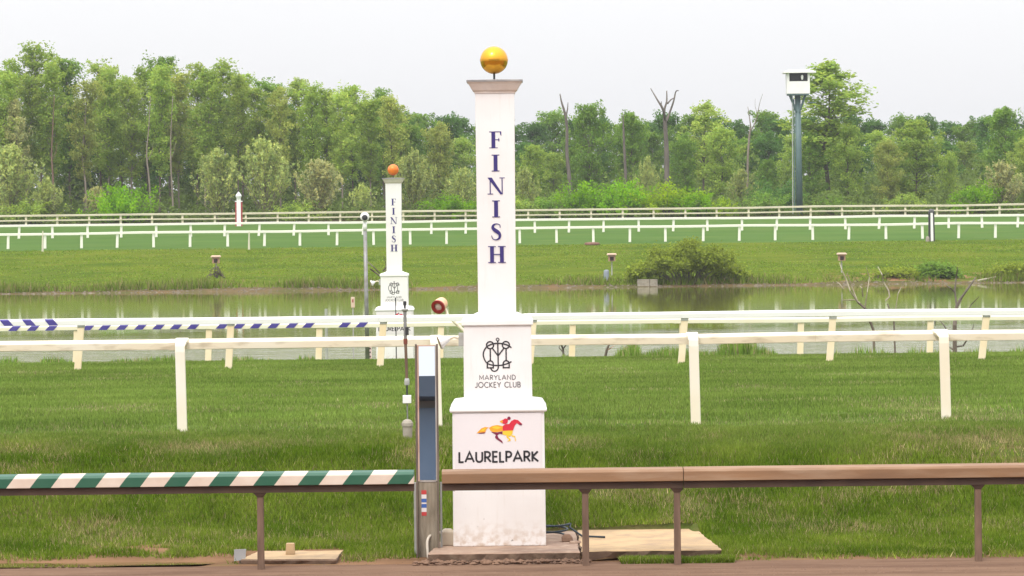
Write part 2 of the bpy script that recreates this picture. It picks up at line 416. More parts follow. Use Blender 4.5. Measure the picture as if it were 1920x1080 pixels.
structure('woodland_floor', sheet('woodland_floor', xgrid(120, 10.0, 900), np.array([362, 366, 400, 500, 700, 1200, 2600])), M_WOODF)

# the pond: calm and mirror-like towards the far bank, wind-ruffled on the near side
M_WATER = bpy.data.materials.new('pond_water'); M_WATER.use_nodes = True
n, l = M_WATER.node_tree.nodes, M_WATER.node_tree.links
b = n['Principled BSDF']; b.inputs['Base Color'].default_value = (0.13, 0.125, 0.03, 1); b.inputs['IOR'].default_value = 1.33
t = n.new('ShaderNodeTexCoord'); sp = n.new('ShaderNodeSeparateXYZ'); l.new(t.outputs['Object'], sp.inputs[0])
nt = n.new('ShaderNodeTexNoise'); nt.inputs['Scale'].default_value = 0.035; nt.inputs['Detail'].default_value = 5.0
mp = n.new('ShaderNodeMapping'); mp.inputs['Scale'].default_value = (0.8, 0.8, 1); l.new(t.outputs['Object'], mp.inputs[0]); l.new(mp.outputs[0], nt.inputs['Vector'])
nm = n.new('ShaderNodeMath'); nm.operation = 'MULTIPLY_ADD'; nm.inputs[1].default_value = 60.0; l.new(nt.outputs[0], nm.inputs[0]); l.new(sp.outputs['Y'], nm.inputs[2])
wind = n.new('ShaderNodeMapRange'); wind.inputs['From Min'].default_value = 182.0; wind.inputs['From Max'].default_value = 206.0
wind.inputs['To Min'].default_value = 1.0; wind.inputs['To Max'].default_value = 0.0; l.new(nm.outputs[0], wind.inputs['Value'])
rr = n.new('ShaderNodeMapRange'); rr.inputs['To Min'].default_value = 0.05; rr.inputs['To Max'].default_value = 0.11; l.new(wind.outputs[0], rr.inputs['Value'])
l.new(rr.outputs[0], b.inputs['Roughness'])
wv = n.new('ShaderNodeTexNoise'); wv.inputs['Scale'].default_value = 1.3; wv.inputs['Detail'].default_value = 4.0
mp2 = n.new('ShaderNodeMapping'); mp2.inputs['Scale'].default_value = (0.35, 1.0, 1); l.new(t.outputs['Object'], mp2.inputs[0]); l.new(mp2.outputs[0], wv.inputs['Vector'])
bs = n.new('ShaderNodeMapRange'); bs.inputs['To Min'].default_value = 0.012; bs.inputs['To Max'].default_value = 0.9; l.new(wind.outputs[0], bs.inputs['Value'])
bp = n.new('ShaderNodeBump'); bp.inputs['Distance'].default_value = 0.15; l.new(bs.outputs[0], bp.inputs['Strength']); l.new(wv.outputs[0], bp.inputs['Height']); l.new(bp.outputs[0], b.inputs['Normal'])
wm = MB().add([(-420, 104, LAKE_Z), (420, 104, LAKE_Z), (420, 263, LAKE_Z), (-420, 263, LAKE_Z)], [(0, 1, 2, 3)])
structure('pond_water', wm.mesh('pond_water'), M_WATER)

M_PUD = mat('puddle_water', (0.16, 0.11, 0.04), 0.06, var=(0.16, 0.12, 0.045), scale=2.0, bump=0.02, bscale=6)
pv = []
for k in range(48):
    a = 2 * math.pi * k / 48; r = 1 + 0.16 * math.sin(3 * a + 1) + 0.10 * math.sin(7 * a)
    pv.append((-4.9 + 1.7 * r * math.cos(a), 40.86 + 0.26 * r * math.sin(a), 0.004))
structure('puddle', MB().add(pv, [tuple(range(48))]).mesh('puddle'), M_PUD)


# ------------------------------------------------------------------ lettering
def catmull(pts, n=6):
    pts = [np.array(p, float) for p in pts]; out = []
    for i in range(len(pts) - 1):
        p0 = pts[max(i - 1, 0)]; p1 = pts[i]; p2 = pts[i + 1]; p3 = pts[min(i + 2, len(pts) - 1)]
        for k in range(n):
            t_ = k / n
            out.append(0.5 * (2 * p1 + (p2 - p0) * t_ + (2 * p0 - 5 * p1 + 4 * p2 - p3) * t_ ** 2 + (3 * p1 - p0 - 3 * p2 + p3) * t_ ** 3))
    out.append(pts[-1]); return out


class Print:
    """flat print on a face that looks towards -y; every stroke a hair above the last"""
    def __init__(s, y): s.mb = MB(); s.y = y; s.k = 0
    def poly(s, pts):
        y = s.y - 0.00012 * s.k; s.k += 1
        s.mb.add([(p[0], y, p[1]) for p in pts], [tuple(range(len(pts)))])
    def stroke(s, pts, w, closed=False):
        pts = [np.array(p, float) for p in pts]; n_ = len(pts)
        ws = w if hasattr(w, '__len__') else [w] * n_
        L, R = [], []
        for i in range(n_):
            a = pts[(i - 1) % n_] if (closed or i > 0) else pts[i]; c = pts[(i + 1) % n_] if (closed or i < n_ - 1) else pts[i]
            d1 = pts[i] - a; d2 = c - pts[i]
            n1 = np.linalg.norm(d1); n2 = np.linalg.norm(d2)
            if n1 < 1e-9: d1 = d2; n1 = n2
            if n2 < 1e-9: d2 = d1; n2 = n1
            d1 = d1 / n1; d2 = d2 / n2; t_ = d1 + d2; t_ = t_ / max(np.linalg.norm(t_), 1e-6)
            nn = np.array([-t_[1], t_[0]]); m_ = 1 / max(0.5, nn.dot(np.array([-d1[1], d1[0]])))
            L.append(pts[i] + nn * ws[i] / 2 * m_); R.append(pts[i] - nn * ws[i] / 2 * m_)
        y = s.y - 0.00012 * s.k; s.k += 1
        v = [(p[0], y, p[1]) for p in L] + [(p[0], y, p[1]) for p in R]
        f = [(i, (i + 1) % n_, n_ + (i + 1) % n_, n_ + i) for i in range(n_ if closed else n_ - 1)]
        s.mb.add(v, f)
    def circle(s, c, r, w, n_=20): s.stroke([(c[0] + r * math.cos(2 * math.pi * k / n_), c[1] + r * math.sin(2 * math.pi * k / n_)) for k in range(n_)], w, True)


def arc(cx, cz, rx, rz, a0, a1, n_=10):
    return [(cx + rx * math.cos(math.radians(a0 + (a1 - a0) * k / n_)), cz + rz * math.sin(math.radians(a0 + (a1 - a0) * k / n_))) for k in range(n_ + 1)]


SANS = {  # (width, strokes) on a unit cap height
    'A': (0.86, [[(0.02, 0), (0.43, 1), (0.84, 0)], [(0.18, 0.33), (0.68, 0.33)]]),
    'B': (0.58, [[(0.06, 0), (0.06, 1), (0.3, 1)] + arc(0.3, 0.76, 0.22, 0.24, 90, -90) + [(0.06, 0.52)], [(0.3, 0.52)] + arc(0.32, 0.26, 0.24, 0.26, 90, -90) + [(0.06, 0)]]),
    'C': (0.80, [arc(0.48, 0.5, 0.44, 0.5, 45, 315, 18)]),
    'D': (0.74, [[(0.06, 0), (0.06, 1), (0.25, 1)] + arc(0.25, 0.5, 0.44, 0.5, 90, -90, 14) + [(0.06, 0)]]),
    'E': (0.52, [[(0.5, 1), (0.06, 1), (0.06, 0), (0.5, 0)], [(0.06, 0.52), (0.46, 0.52)]]),
    'J': (0.46, [[(0.4, 1), (0.4, 0.22)] + arc(0.2, 0.2, 0.2, 0.2, 0, -160)]),
    'K': (0.64, [[(0.06, 0), (0.06, 1)], [(0.58, 1), (0.08, 0.48), (0.62, 0)]]),
    'L': (0.46, [[(0.06, 1), (0.06, 0), (0.46, 0)]]),
    'M': (0.88, [[(0.06, 0), (0.06, 1), (0.44, 0.25), (0.82, 1), (0.82, 0)]]),
    'N': (0.76, [[(0.06, 0), (0.06, 1), (0.70, 0), (0.70, 1)]]),
    'O': (0.98, [arc(0.49, 0.5, 0.45, 0.5, 0, 360, 24)]),
    'P': (0.58, [[(0.06, 0), (0.06, 1), (0.28, 1)] + arc(0.28, 0.73, 0.26, 0.27, 90, -90) + [(0.06, 0.46)]]),
    'R': (0.62, [[(0.06, 0), (0.06, 1), (0.28, 1)] + arc(0.28, 0.73, 0.26, 0.27, 90, -90) + [(0.06, 0.46)], [(0.26, 0.46), (0.60, 0)]]),
    'U': (0.70, [[(0.06, 1), (0.06, 0.32)] + arc(0.35, 0.30, 0.29, 0.30, 180, 360) + [(0.64, 1)]]),
    'Y': (0.70, [[(0.02, 1), (0.35, 0.48), (0.68, 1)], [(0.35, 0.48), (0.35, 0)]]),
}
B_ = lambda x0, x1, y0, y1: [(x0, y0), (x1, y0), (x1, y1), (x0, y1)]
SERIF = {
    'F': (0.72, [B_(.13, .36, .03, .97), B_(0, .5, 0, .045), B_(0, .72, .945, 1), [(.72, 1), (.63, .95), (.67, .78), (.73, .74)], B_(.34, .56, .475, .525), [(.52, .5), (.58, .64), (.61, .5), (.58, .36)]]),
    'I': (0.46, [B_(.115, .345, .03, .97), B_(0, .46, 0, .05), B_(0, .46, .95, 1)]),
    'N': (1.03, [B_(.13, .19, .03, .97), [(.0, 1), (.26, 1), (.90, .0), (.76, .0)], B_(.84, .90, .0, .97), B_(0, .33, 0, .045), B_(.72, 1.03, .955, 1)]),
    'H': (1.05, [B_(.12, .345, .03, .97), B_(.705, .93, .03, .97), B_(.33, .72, .475, .53), B_(0, .46, 0, .05), B_(0, .46, .95, 1), B_(.59, 1.05, 0, .05), B_(.59, 1.05, .95, 1)]),
}
S_SP = [(.56, .74), (.54, .90), (.36, .975), (.17, .90), (.12, .74), (.25, .60), (.42, .48), (.53, .34), (.50, .12), (.30, .025), (.11, .10), (.05, .28)]
S_W = [.045, .05, .055, .12, .17, .22, .22, .17, .12, .055, .05, .045]


def text_sans(pr, txt, x0, z0, h, width, w, space=0.35, gap=0.16):
    tot = sum((SANS[c][0] if c != ' ' else space) for c in txt) + gap * (len(txt) - 1)
    kx = width / (tot * h); x = x0
    for c in txt:
        if c == ' ': x += (space + gap) * h * kx; continue
        wd, st = SANS[c]
        for s_ in st: pr.stroke([(x + p[0] * h * kx, z0 + p[1] * h) for p in s_], w)
        x += (wd + gap) * h * kx


# ------------------------------------------------------------------ finish posts
def mirror_letter(pr, ch, xc, z0, h):
    if ch == 'S':
        sp_ = catmull([(*p, w_) for p, w_ in zip(S_SP, S_W)], 4)
        pr.stroke([(xc + (p[0] - .33) * h, z0 + p[1] * h) for p in sp_], [p[2] * h for p in sp_])
        return
    wd, polys = SERIF[ch]
    for pl in polys: pr.poly([(xc + (p[0] - wd / 2) * h, z0 + p[1] * h) for p in pl])


def finish_post(xc, Dfront, zb, ball_mat, label):
    """white stepped post; Dfront is the depth of the base block's front face; zb the level it stands on"""
    yc = Dfront + 0.52
    r = thing('finish_post', label, 'finish post', (xc, yc, zb), None)
    sq = lambda h_, z: (xc - h_, xc + h_, yc - h_, yc + h_, zb + z)
    base = part('base_block', MB().rings([sq(.52, 0), sq(.515, 1.50)]), WHITE, r, bevel=0.008)
    part('base_moulding', MB().rings([sq(.535, 1.50), sq(.545, 1.515), sq(.545, 1.535), sq(.505, 1.60), sq(.49, 1.607), sq(.39, 1.625)]), WHITE2, r, bevel=0.004)
    part('middle_block', MB().rings([sq(.385, 1.625), sq(.380, 2.465)]), WHITE, r, bevel=0.006)
    part('middle_moulding', MB().rings([sq(.395, 2.465), sq(.402, 2.475), sq(.402, 2.52), sq(.38, 2.545), sq(.30, 2.565), sq(.23, 2.60)]), WHITE2, r, bevel=0.003)
    part('shaft', MB().rings([sq(.214, 2.60), sq(.221, 5.08)]), WHITE, r, bevel=0.005)
    part('cap', MB().rings([sq(.228, 5.08), sq(.232, 5.10), sq(.252, 5.118), sq(.292, 5.19), sq(.310, 5.212)]), CAPW, r, bevel=0.003)
    part('cap_flashing', MB().rings([sq(.317, 5.212), sq(.317, 5.232), sq(.05, 5.245)]), LEAD, r)
    fin = part('ball_rod', MB().tube([(xc - .005, yc, zb + 5.24), (xc - .005, yc, zb + 5.33)], 0.012, 8), DARK, r)
    bz = zb + 5.465
    prof = [(0.158 * math.sin(a), -0.158 * math.cos(a)) for a in np.linspace(0.03, math.pi - 0.03, 22)]
    bl = part('ball', MB().lathe((xc - .005, yc, bz), prof, 32), ball_mat, r, smooth=True)
    part('ball_seam', MB().lathe((xc - .005, yc, bz), [(.150, -.010), (.1605, -.009), (.1605, .009), (.150, .010)], 32), ball_mat, bl)
    # sheets the signs are printed on, then the print itself
    yb, ym, ys = Dfront, yc - .383, yc - .2185
    sh = part('sign_panel', MB().box(xc - .49, xc + .485, yb - .004, yb + .004, zb + .86, zb + 1.487), SIGNW, r)
    pr = Print(yb - .0065)
    text_sans(pr, 'LAURELPARK', xc - .448, zb + .945, .112, .893, .0215, gap=0.14)
    part('lettering', pr.mb, BLACKP, r)
    # running horse mark: coordinates read off the sign
    U = 1 / (6.75 * 167.5)
    hx = lambda X, Y: (xc + (X - 655) * U, zb + 1.487 - (Y - 250) * U)
    def mark(nm, polys, m_, off):
        for pl in polys:
            q = Print(yb - .0065 - off); off += .00012; q.poly([hx(*p) for p in pl]); part(nm, q.mb, m_, r)
    mark('mark_orange', [[(375, 503), (405, 470), (440, 436), (490, 420), (535, 428), (505, 445), (488, 487), (430, 490)],
                         [(536, 432), (575, 408), (640, 396), (712, 412), (712, 476), (640, 487), (585, 487), (552, 468)]], ORANGE, 0)
    mark('mark_yellow', [[(708, 470), (838, 466), (832, 510), (800, 546), (762, 535), (708, 517)],
                         [(762, 530), (806, 574), (808, 600), (770, 607), (764, 600), (790, 590), (752, 548)],
                         [(822, 524), (866, 540), (876, 600), (868, 608), (858, 556), (818, 540)],
                         [(560, 430), (620, 410), (700, 432), (640, 450)], [(420, 470), (470, 436), (500, 432), (470, 470)]], YELLOW, .0008)
    mark('mark_red', [[(710, 410), (745, 386), (790, 386), (822, 345), (860, 328), (902, 336), (958, 388), (946, 405), (915, 396), (888, 376), (864, 404), (838, 468), (708, 472)],
                      [(690, 345), (742, 314), (778, 322), (772, 372), (742, 386), (712, 380)]], RED, .0014)
    mark('mark_maroon', [[(560, 482), (640, 492), (706, 480), (706, 516), (662, 508), (642, 530), (656, 562), (700, 600), (712, 634), (682, 612), (618, 568), (610, 550), (624, 522), (588, 500)],
                         [(790 + 21 * math.cos(a), 313 + 21 * math.sin(a)) for a in np.linspace(0, 6.28, 14)[:-1]],
                         [(915, 372), (956, 388), (946, 407), (920, 398)], [(388, 498), (490, 485), (480, 500), (430, 505)]], MAROON, .0020)
    mark('mark_saddle', [[(672, 352), (702, 334), (712, 352), (704, 374), (688, 366)]], ORANGE, .0026)
    # club monogram and name
    U2 = 1 / (7.715 * 166.5)
    gx = lambda X, Y: (xc + (X - 728) * U2, zb + 2.465 - (Y - 90) * U2)
    q = Print(ym - .0025); w = 19 * U2
    q.circle(gx(730, 290), 20 * U2, 13 * U2)
    q.stroke([gx(731, 310), gx(735, 690)] + [gx(680 + 55 * math.cos(a), 690 + 58 * math.sin(a)) for a in np.linspace(0.15, math.pi, 12)], w)
    for cx in (620, 848): q.circle(gx(cx, 370), 51 * U2, w)
    for cx in (622, 850): q.stroke([gx(cx, 420), gx(cx, 595)], w)
    q.stroke([gx(650, 412), gx(735, 525)], w); q.stroke([gx(822, 412), gx(735, 525)], w)
    q.stroke([gx(*p) for p in catmull([(928, 408), (850, 364), (735, 344), (640, 358), (560, 405), (520, 500), (550, 600), (610, 648), (735, 665), (850, 645), (928, 610)], 6)], w)
    for cx in (620, 850):
        q.stroke([gx(cx - 43, 698)] + [gx(cx - 43 * math.cos(a), 640 - 44 * math.sin(a)) for a in np.linspace(0, math.pi, 10)] + [gx(cx + 43, 698)], w, True)
    part('club_emblem', q.mb, BLACKP, r)
    q = Print(ym - .0025)
    text_sans(q, 'MARYLAND', gx(460, 0)[0], gx(0, 870)[1], 66 * U2, 525 * U2, 10 * U2, gap=0.2)
    text_sans(q, 'JOCKEY CLUB', gx(397, 0)[0], gx(0, 980)[1], 74 * U2, 655 * U2, 11 * U2, gap=0.18)
    part('club_lettering', q.mb, GREYP, r)
    # FINISH down the shaft
    q = Print(ys - .0035)
    for ch, yt in zip('FINISH', (245, 288.5, 331.5, 374.5, 417.5, 460)):
        mirror_letter(q, ch, xc + (.004 if ch in 'NH' else 0), zb + 5.235 - (yt + 31.5 - 148) / 166.2, 31.5 / 166.2)
    part('finish_lettering', q.mb, NAVY, r)
    # floodlight on a bracket, left side of the middle block
    fz = zb + 2.33; fy = yc - .1; fx = xc - .383
    part('junction_box', MB().box(fx - .058, fx - .002, fy - .04, fy + .04, fz - .10, fz + .05), GREYBOX, r, bevel=.004)
    part('light_arm', MB().tube([(fx - .05, fy, fz - .01), (fx - .11, fy, fz + .005), (fx - .18, fy, fz - .02)], .018, 8), CREAM, r)
    ax = Vector((-1, -.15, -.35))
    lp = part('flood_lamp', MB().lathe((fx - .16, fy, fz - .015), [(.02, 0), (.035, .02), (.05, .06), (.085, .11), (.085, .125)], 14, ax), WHITE2, r, smooth=False)
    part('lamp_lens', MB().lathe(Vector((fx - .16, fy, fz - .015)) + ax.normalized() * .1255, [(.075, 0), (.078, .004), (.02, .006)], 14, ax), mat('lamp_glass', (.45, .28, .26), .15), lp)
    return r


pc = P(937, 1023, 41.1)
finish_post(pc.x, 41.1, 0.135, GOLD, 'large near white finish post with gold ball behind the brown rail')
pf = P(740, 640, 103)
FARZ = 4.80 - 5.232
finish_post(pf.x, 103.0, FARZ, ORBALL, 'smaller far white finish post with orange ball beside the pond')


# ------------------------------------------------------------------ slabs at the foot of the near post
def slab(name, pts, z0, z1, m, label, jag=0.02, seed=1):
    """concrete slab with broken edges; pts = corner outline (x,y) counter-clockwise"""
    rnd = random.Random(seed); out = []
    for i in range(len(pts)):
        a = Vector((*pts[i], 0)); c = Vector((*pts[(i + 1) % len(pts)], 0)); k = max(2, int((c - a).length / 0.12))
        for j in range(k):
            p = a.lerp(c, j / k); out.append((p.x + rnd.uniform(-jag, jag), p.y + rnd.uniform(-jag, jag) * 0.7))
    n_ = len(out); mb = MB(); cx = sum(p[0] for p in out) / n_; cy = sum(p[1] for p in out) / n_
    lo = [(p[0] + (cx - p[0]) * 0.02, p[1] + rnd.uniform(0, .06), z0 + rnd.uniform(-.01, .025)) for p in out]
    mb.add(lo + [(p[0], p[1], z1 - .015 + rnd.uniform(-.004, .002)) for p in out] + [(p[0] + (cx - p[0]) * .012, p[1] + (cy - p[1]) * .02, z1) for p in out],
           [(i, (i + 1) % n_, n_ + (i + 1) % n_, n_ + i) for i in range(n_)] + [(n_ + i, n_ + (i + 1) % n_, 2 * n_ + (i + 1) % n_, 2 * n_ + i) for i in range(n_)] + [tuple(range(2 * n_, 3 * n_)), tuple(range(n_))[::-1]])
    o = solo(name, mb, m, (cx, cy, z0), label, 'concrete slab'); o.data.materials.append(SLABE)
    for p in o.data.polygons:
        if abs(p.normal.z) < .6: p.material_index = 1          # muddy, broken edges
    return o


xs0, xs1, xs2 = XW(803, 1035, 40.35), XW(1088, 1035, 40.35), XW(1352, 1030, 40.5)
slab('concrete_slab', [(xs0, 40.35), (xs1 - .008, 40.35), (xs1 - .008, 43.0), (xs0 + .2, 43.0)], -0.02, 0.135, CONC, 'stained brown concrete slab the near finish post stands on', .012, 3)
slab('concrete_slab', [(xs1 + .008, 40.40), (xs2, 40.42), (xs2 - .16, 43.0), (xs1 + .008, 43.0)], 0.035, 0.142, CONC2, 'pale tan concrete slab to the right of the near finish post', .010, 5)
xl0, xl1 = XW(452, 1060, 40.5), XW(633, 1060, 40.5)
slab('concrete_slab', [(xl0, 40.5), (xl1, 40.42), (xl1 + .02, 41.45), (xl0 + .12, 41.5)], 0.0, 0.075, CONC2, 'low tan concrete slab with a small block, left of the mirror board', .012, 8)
bk = P(545, 1040, 41.05)
solo('concrete_block', MB().rings([(bk.x - .055, bk.x + .05, 41.0, 41.1, .0755), (bk.x - .048, bk.x + .045, 41.01, 41.09, .20)]), CONC2, (bk.x, 41.05, .0755), 'small tan concrete block standing on the low left slab', 'block', bevel=.008)

# crumbling earth under the stained slab and along the rail feet
rc = np.random.default_rng(5)
def clods(name, pts, m, label, cat):
    mb = MB()
    for (x, y, z, r_) in pts:
        base = [(1, 0, 0), (-1, 0, 0), (0, 1, 0), (0, -1, 0), (0, 0, 1), (0, 0, -1)]
        v = [(x + a * r_ * rc.uniform(.7, 1.6), y + b_ * r_ * rc.uniform(.6, 1.2), z + c * r_ * rc.uniform(.4, .9)) for a, b_, c in base]
        mb.add(v, [(0, 2, 4), (2, 1, 4), (1, 3, 4), (3, 0, 4), (2, 0, 5), (1, 2, 5), (3, 1, 5), (0, 3, 5)])
    me = mb.mesh(name); me.materials.append(m); o = bpy.data.objects.new(name, me); link(o); o['kind'] = 'stuff'; o['label'] = label; o['category'] = cat
    return o
cl = [(rc.uniform(xs0 - .15, xs1 + .1), 40.2 + rc.uniform(0, .17) , rc.uniform(0, .05), rc.uniform(.012, .04)) for _ in range(420)]
cl += [(q_, 40.30 + abs(rc.normal(0, .16)), .012, rc.uniform(.005, .017)) for q_ in rc.uniform(-6.5, 6.5, 2200) if rc.random() < (fbm(np.array([q_ * 1.7]), np.array([2.0]))[0] - .35) * 2.2]
cl += [(rc.uniform(-6.5, 6.5), rc.uniform(38.9, 40.25), .0, rc.uniform(.004, .015)) for _ in range(1400)]
clods('soil_clods', cl, SOILCL, 'crumbled reddish soil along the edge of the dirt track', 'soil')


# ------------------------------------------------------------------ dirt-track rails (two runs with a gap for the mirror)
zrt = 1.062


def rail_mat_striped():
    m = bpy.data.materials.new('striped_rail'); m.use_nodes = True
    n, l = m.node_tree.nodes, m.node_tree.links; b = n['Principled BSDF']; b.inputs['Roughness'].default_value = .5
    t = n.new('ShaderNodeTexCoord'); s_ = n.new('ShaderNodeSeparateXYZ'); l.new(t.outputs['Object'], s_.inputs[0])
    a = n.new('ShaderNodeMath'); a.operation = 'MULTIPLY_ADD'; a.inputs[1].default_value = -0.78; l.new(s_.outputs['Z'], a.inputs[0]); l.new(s_.outputs['X'], a.inputs[2])
    d = n.new('ShaderNodeMath'); d.operation = 'MULTIPLY'; d.inputs[1].default_value = 1 / (83.6 / 172.0); l.new(a.outputs[0], d.inputs[0])
    o = n.new('ShaderNodeMath'); o.operation = 'ADD'; o.inputs[1].default_value = 100.0 + STR_PHASE; l.new(d.outputs[0], o.inputs[0])
    f = n.new('ShaderNodeMath'); f.operation = 'FRACT'; l.new(o.outputs[0], f.inputs[0])
    g = n.new('ShaderNodeMath'); g.operation = 'LESS_THAN'; g.inputs[1].default_value = .47; l.new(f.outputs[0], g.inputs[0])
    nt = n.new('ShaderNodeTexNoise'); nt.inputs['Scale'].default_value = 5; nt.inputs['Detail'].default_value = 6; l.new(t.outputs['Object'], nt.inputs['Vector'])
    w = n.new('ShaderNodeMix'); w.data_type = 'RGBA'; w.inputs[6].default_value = (.78, .68, .58, 1); w.inputs[7].default_value = (.58, .43, .33, 1); l.new(nt.outputs[0], w.inputs[0])
    gr = n.new('ShaderNodeMix'); gr.data_type = 'RGBA'; gr.inputs[6].default_value = (.010, .095, .052, 1); gr.inputs[7].default_value = (.04, .125, .075, 1); l.new(nt.outputs[0], gr.inputs[0])
    mx = n.new('ShaderNodeMix'); mx.data_type = 'RGBA'; l.new(g.outputs[0], mx.inputs[0]); l.new(w.outputs[2], mx.inputs[6]); l.new(gr.outputs[2], mx.inputs[7])
    l.new(mx.outputs[2], b.inputs['Base Color']); return m


# rail section (y towards the infield): sloped top lip, upright face, dark recessed channel below
y0 = 40.0
FACE = [(y0 - .06, zrt - .135), (y0 - .064, zrt - .03), (y0 - .045, zrt - .004), (y0 + .10, zrt + .012), (y0 + .16, zrt - .02), (y0 + .16, zrt - .12)]
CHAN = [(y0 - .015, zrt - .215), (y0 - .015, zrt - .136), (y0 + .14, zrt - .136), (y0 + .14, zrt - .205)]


def dirt_rail(xa, xb, joints, posts, m_face, label):
    r = thing('track_rail', label, 'rail', ((xa + xb) / 2, 40.0, 0))
    ed = [xa] + joints + [xb]
    for a, c in zip(ed[:-1], ed[1:]):
        part('rail_face', MB().prism_x(FACE, a + .003, c - .003), m_face, r, bevel=.006)
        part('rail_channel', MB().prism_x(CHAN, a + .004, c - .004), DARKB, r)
    for px in posts:
        x = px
        po = part('post', MB().rings([(x - .040, x + .036, y0 + .01, y0 + .09, -.05), (x - .036, x + .033, y0 + .012, y0 + .085, .85)]), BROWNP, r, bevel=.01)
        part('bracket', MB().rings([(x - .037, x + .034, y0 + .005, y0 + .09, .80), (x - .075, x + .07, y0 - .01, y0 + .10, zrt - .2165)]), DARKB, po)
    return r


xg0, xg1 = XW(777, 900, 40), XW(828, 900, 40)
lx = (-13.0 + xg0) / 2
STR_PHASE = 0.0
# phase so a green stripe starts at photo x=57 on the lower edge of the face (local coordinates)
_xl = XW(57, 918, 40) - lx; _zl = zrt - .135
STR_PHASE = -((_xl - 0.78 * _zl) / (83.6 / 172.0)) % 1.0
dirt_rail(-13.0, xg0, [-6.4], [XW(490, 1070, 40.05), XW(-80, 1070, 40.05), XW(-640, 1070, 40.05), XW(-1200, 1070, 40.05)], rail_mat_striped(), 'green and white striped track rail left of the mirror board')
dirt_rail(xg1, 13.0, [XW(1281, 890, 40), 7.2], [XW(1099, 1060, 40.05), XW(1271, 1060, 40.05), XW(1835, 1055, 40.05), XW(2400, 1055, 40.05), XW(2950, 1055, 40.05)], BROWN, 'plain muddy brown track rail right of the mirror board')


# ------------------------------------------------------------------ the mirror board in the gap
mD = 41.0
mx0, mx1 = XW(779, 800, mD), XW(822, 800, mD)
mg = gzf((mx0 + mx1) / 2, mD) - .02
mr_ = thing('track_mirror', 'tall narrow mirror on a weathered board between the two rails', 'mirror', ((mx0 + mx1) / 2, mD, mg))
TL = math.tan(math.radians(5.0))
zm0, zm1 = ZW(800, 900, mD), ZW(800, 648, mD)
def lean(x0, x1, yf0, yf1, z0, z1):     # slab that leans back with the mirror
    o0, o1 = (z0 - zm0) * TL, (z1 - zm0) * TL
    return MB().add([(x0, mD + yf0 + o0, z0), (x1, mD + yf0 + o0, z0), (x1, mD + yf1 + o0, z0), (x0, mD + yf1 + o0, z0),
                     (x0, mD + yf0 + o1, z1), (x1, mD + yf0 + o1, z1), (x1, mD + yf1 + o1, z1), (x0, mD + yf1 + o1, z1)],
                    [(3, 2, 1, 0), (4, 5, 6, 7), (0, 1, 5, 4), (1, 2, 6, 5), (2, 3, 7, 6), (3, 0, 4, 7)])
part('backing_board', MB().box(mx0 + .02, mx1 - .02, mD + .0, mD + .05, mg, zm0 - .02), WOODW, mr_, bevel=.004)
part('backing_board', lean(mx0 + .02, mx1 - .02, .02, .055, zm0 - .018, zm1), WOODW, mr_)
M_MIR = bpy.data.materials.new('mirror_glass'); M_MIR.use_nodes = True
_b = M_MIR.node_tree.nodes['Principled BSDF']; _b.inputs['Base Color'].default_value = (.72, .76, .80, 1); _b.inputs['Metallic'].default_value = 1; _b.inputs['Roughness'].default_value = .003
part('mirror_glass', lean(mx0 + .042, mx1 - .034, .008, .0185, zm0, zm1 - .012), M_MIR, mr_)
part('frame_edge', lean(mx0 + .022, mx0 + .041, -.004, .0185, zm0 - .015, zm1), RUST, mr_)
part('frame_edge', lean(mx1 - .033, mx1 - .018, -.004, .0185, zm0 - .015, zm1), ALU, mr_)
part('frame_edge', lean(mx0 + .042, mx1 - .034, -.004, .0185, zm0 - .022, zm0 - .002), ALU, mr_)
part('frame_edge', lean(mx0 + .042, mx1 - .034, -.004, .0185, zm1 - .011, zm1), RUST, mr_)
for s_, xa in ((-1, mx0), (1, mx1 - .019)):
    part('side_board', lean(xa, xa + .019, -.025, .10, mg + .0, zm1 + .01), mat('dark_side_board', (.09, .065, .05), .8, var=(.16, .12, .09), scale=6, stretch=(1, 1, .4)), mr_)
part('side_post', MB().box(mx0 - .028, mx0 - .003, mD + .03, mD + .09, mg, zrt - .2), GREYBOX, mr_)
part('side_post', MB().box(mx1 + .008, mx1 + .030, mD + .03, mD + .09, mg + .05, zrt - .2), GREYBOX, mr_)
# red, white and blue strip on the board
sx0 = XW(795, 940, mD)
for a, c, m_ in ((919, 927, RED), (927, 935, SIGNW), (935, 942, 'b'), (942, 945, SIGNW), (945, 952, 'b'), (952, 960, SIGNW), (960, 967, RED)):
    m_ = mat('strip_blue', (.05, .13, .42), .5) if m_ == 'b' else (mat('strip_red', (.52, .05, .05), .5) if m_ is RED else m_)
    part('strip_band', MB().box(sx0 - .028, sx0 + .028, mD - .003, mD - .0005, ZW(795, c, mD) + .001, ZW(795, a, mD) - .001), m_, mr_)


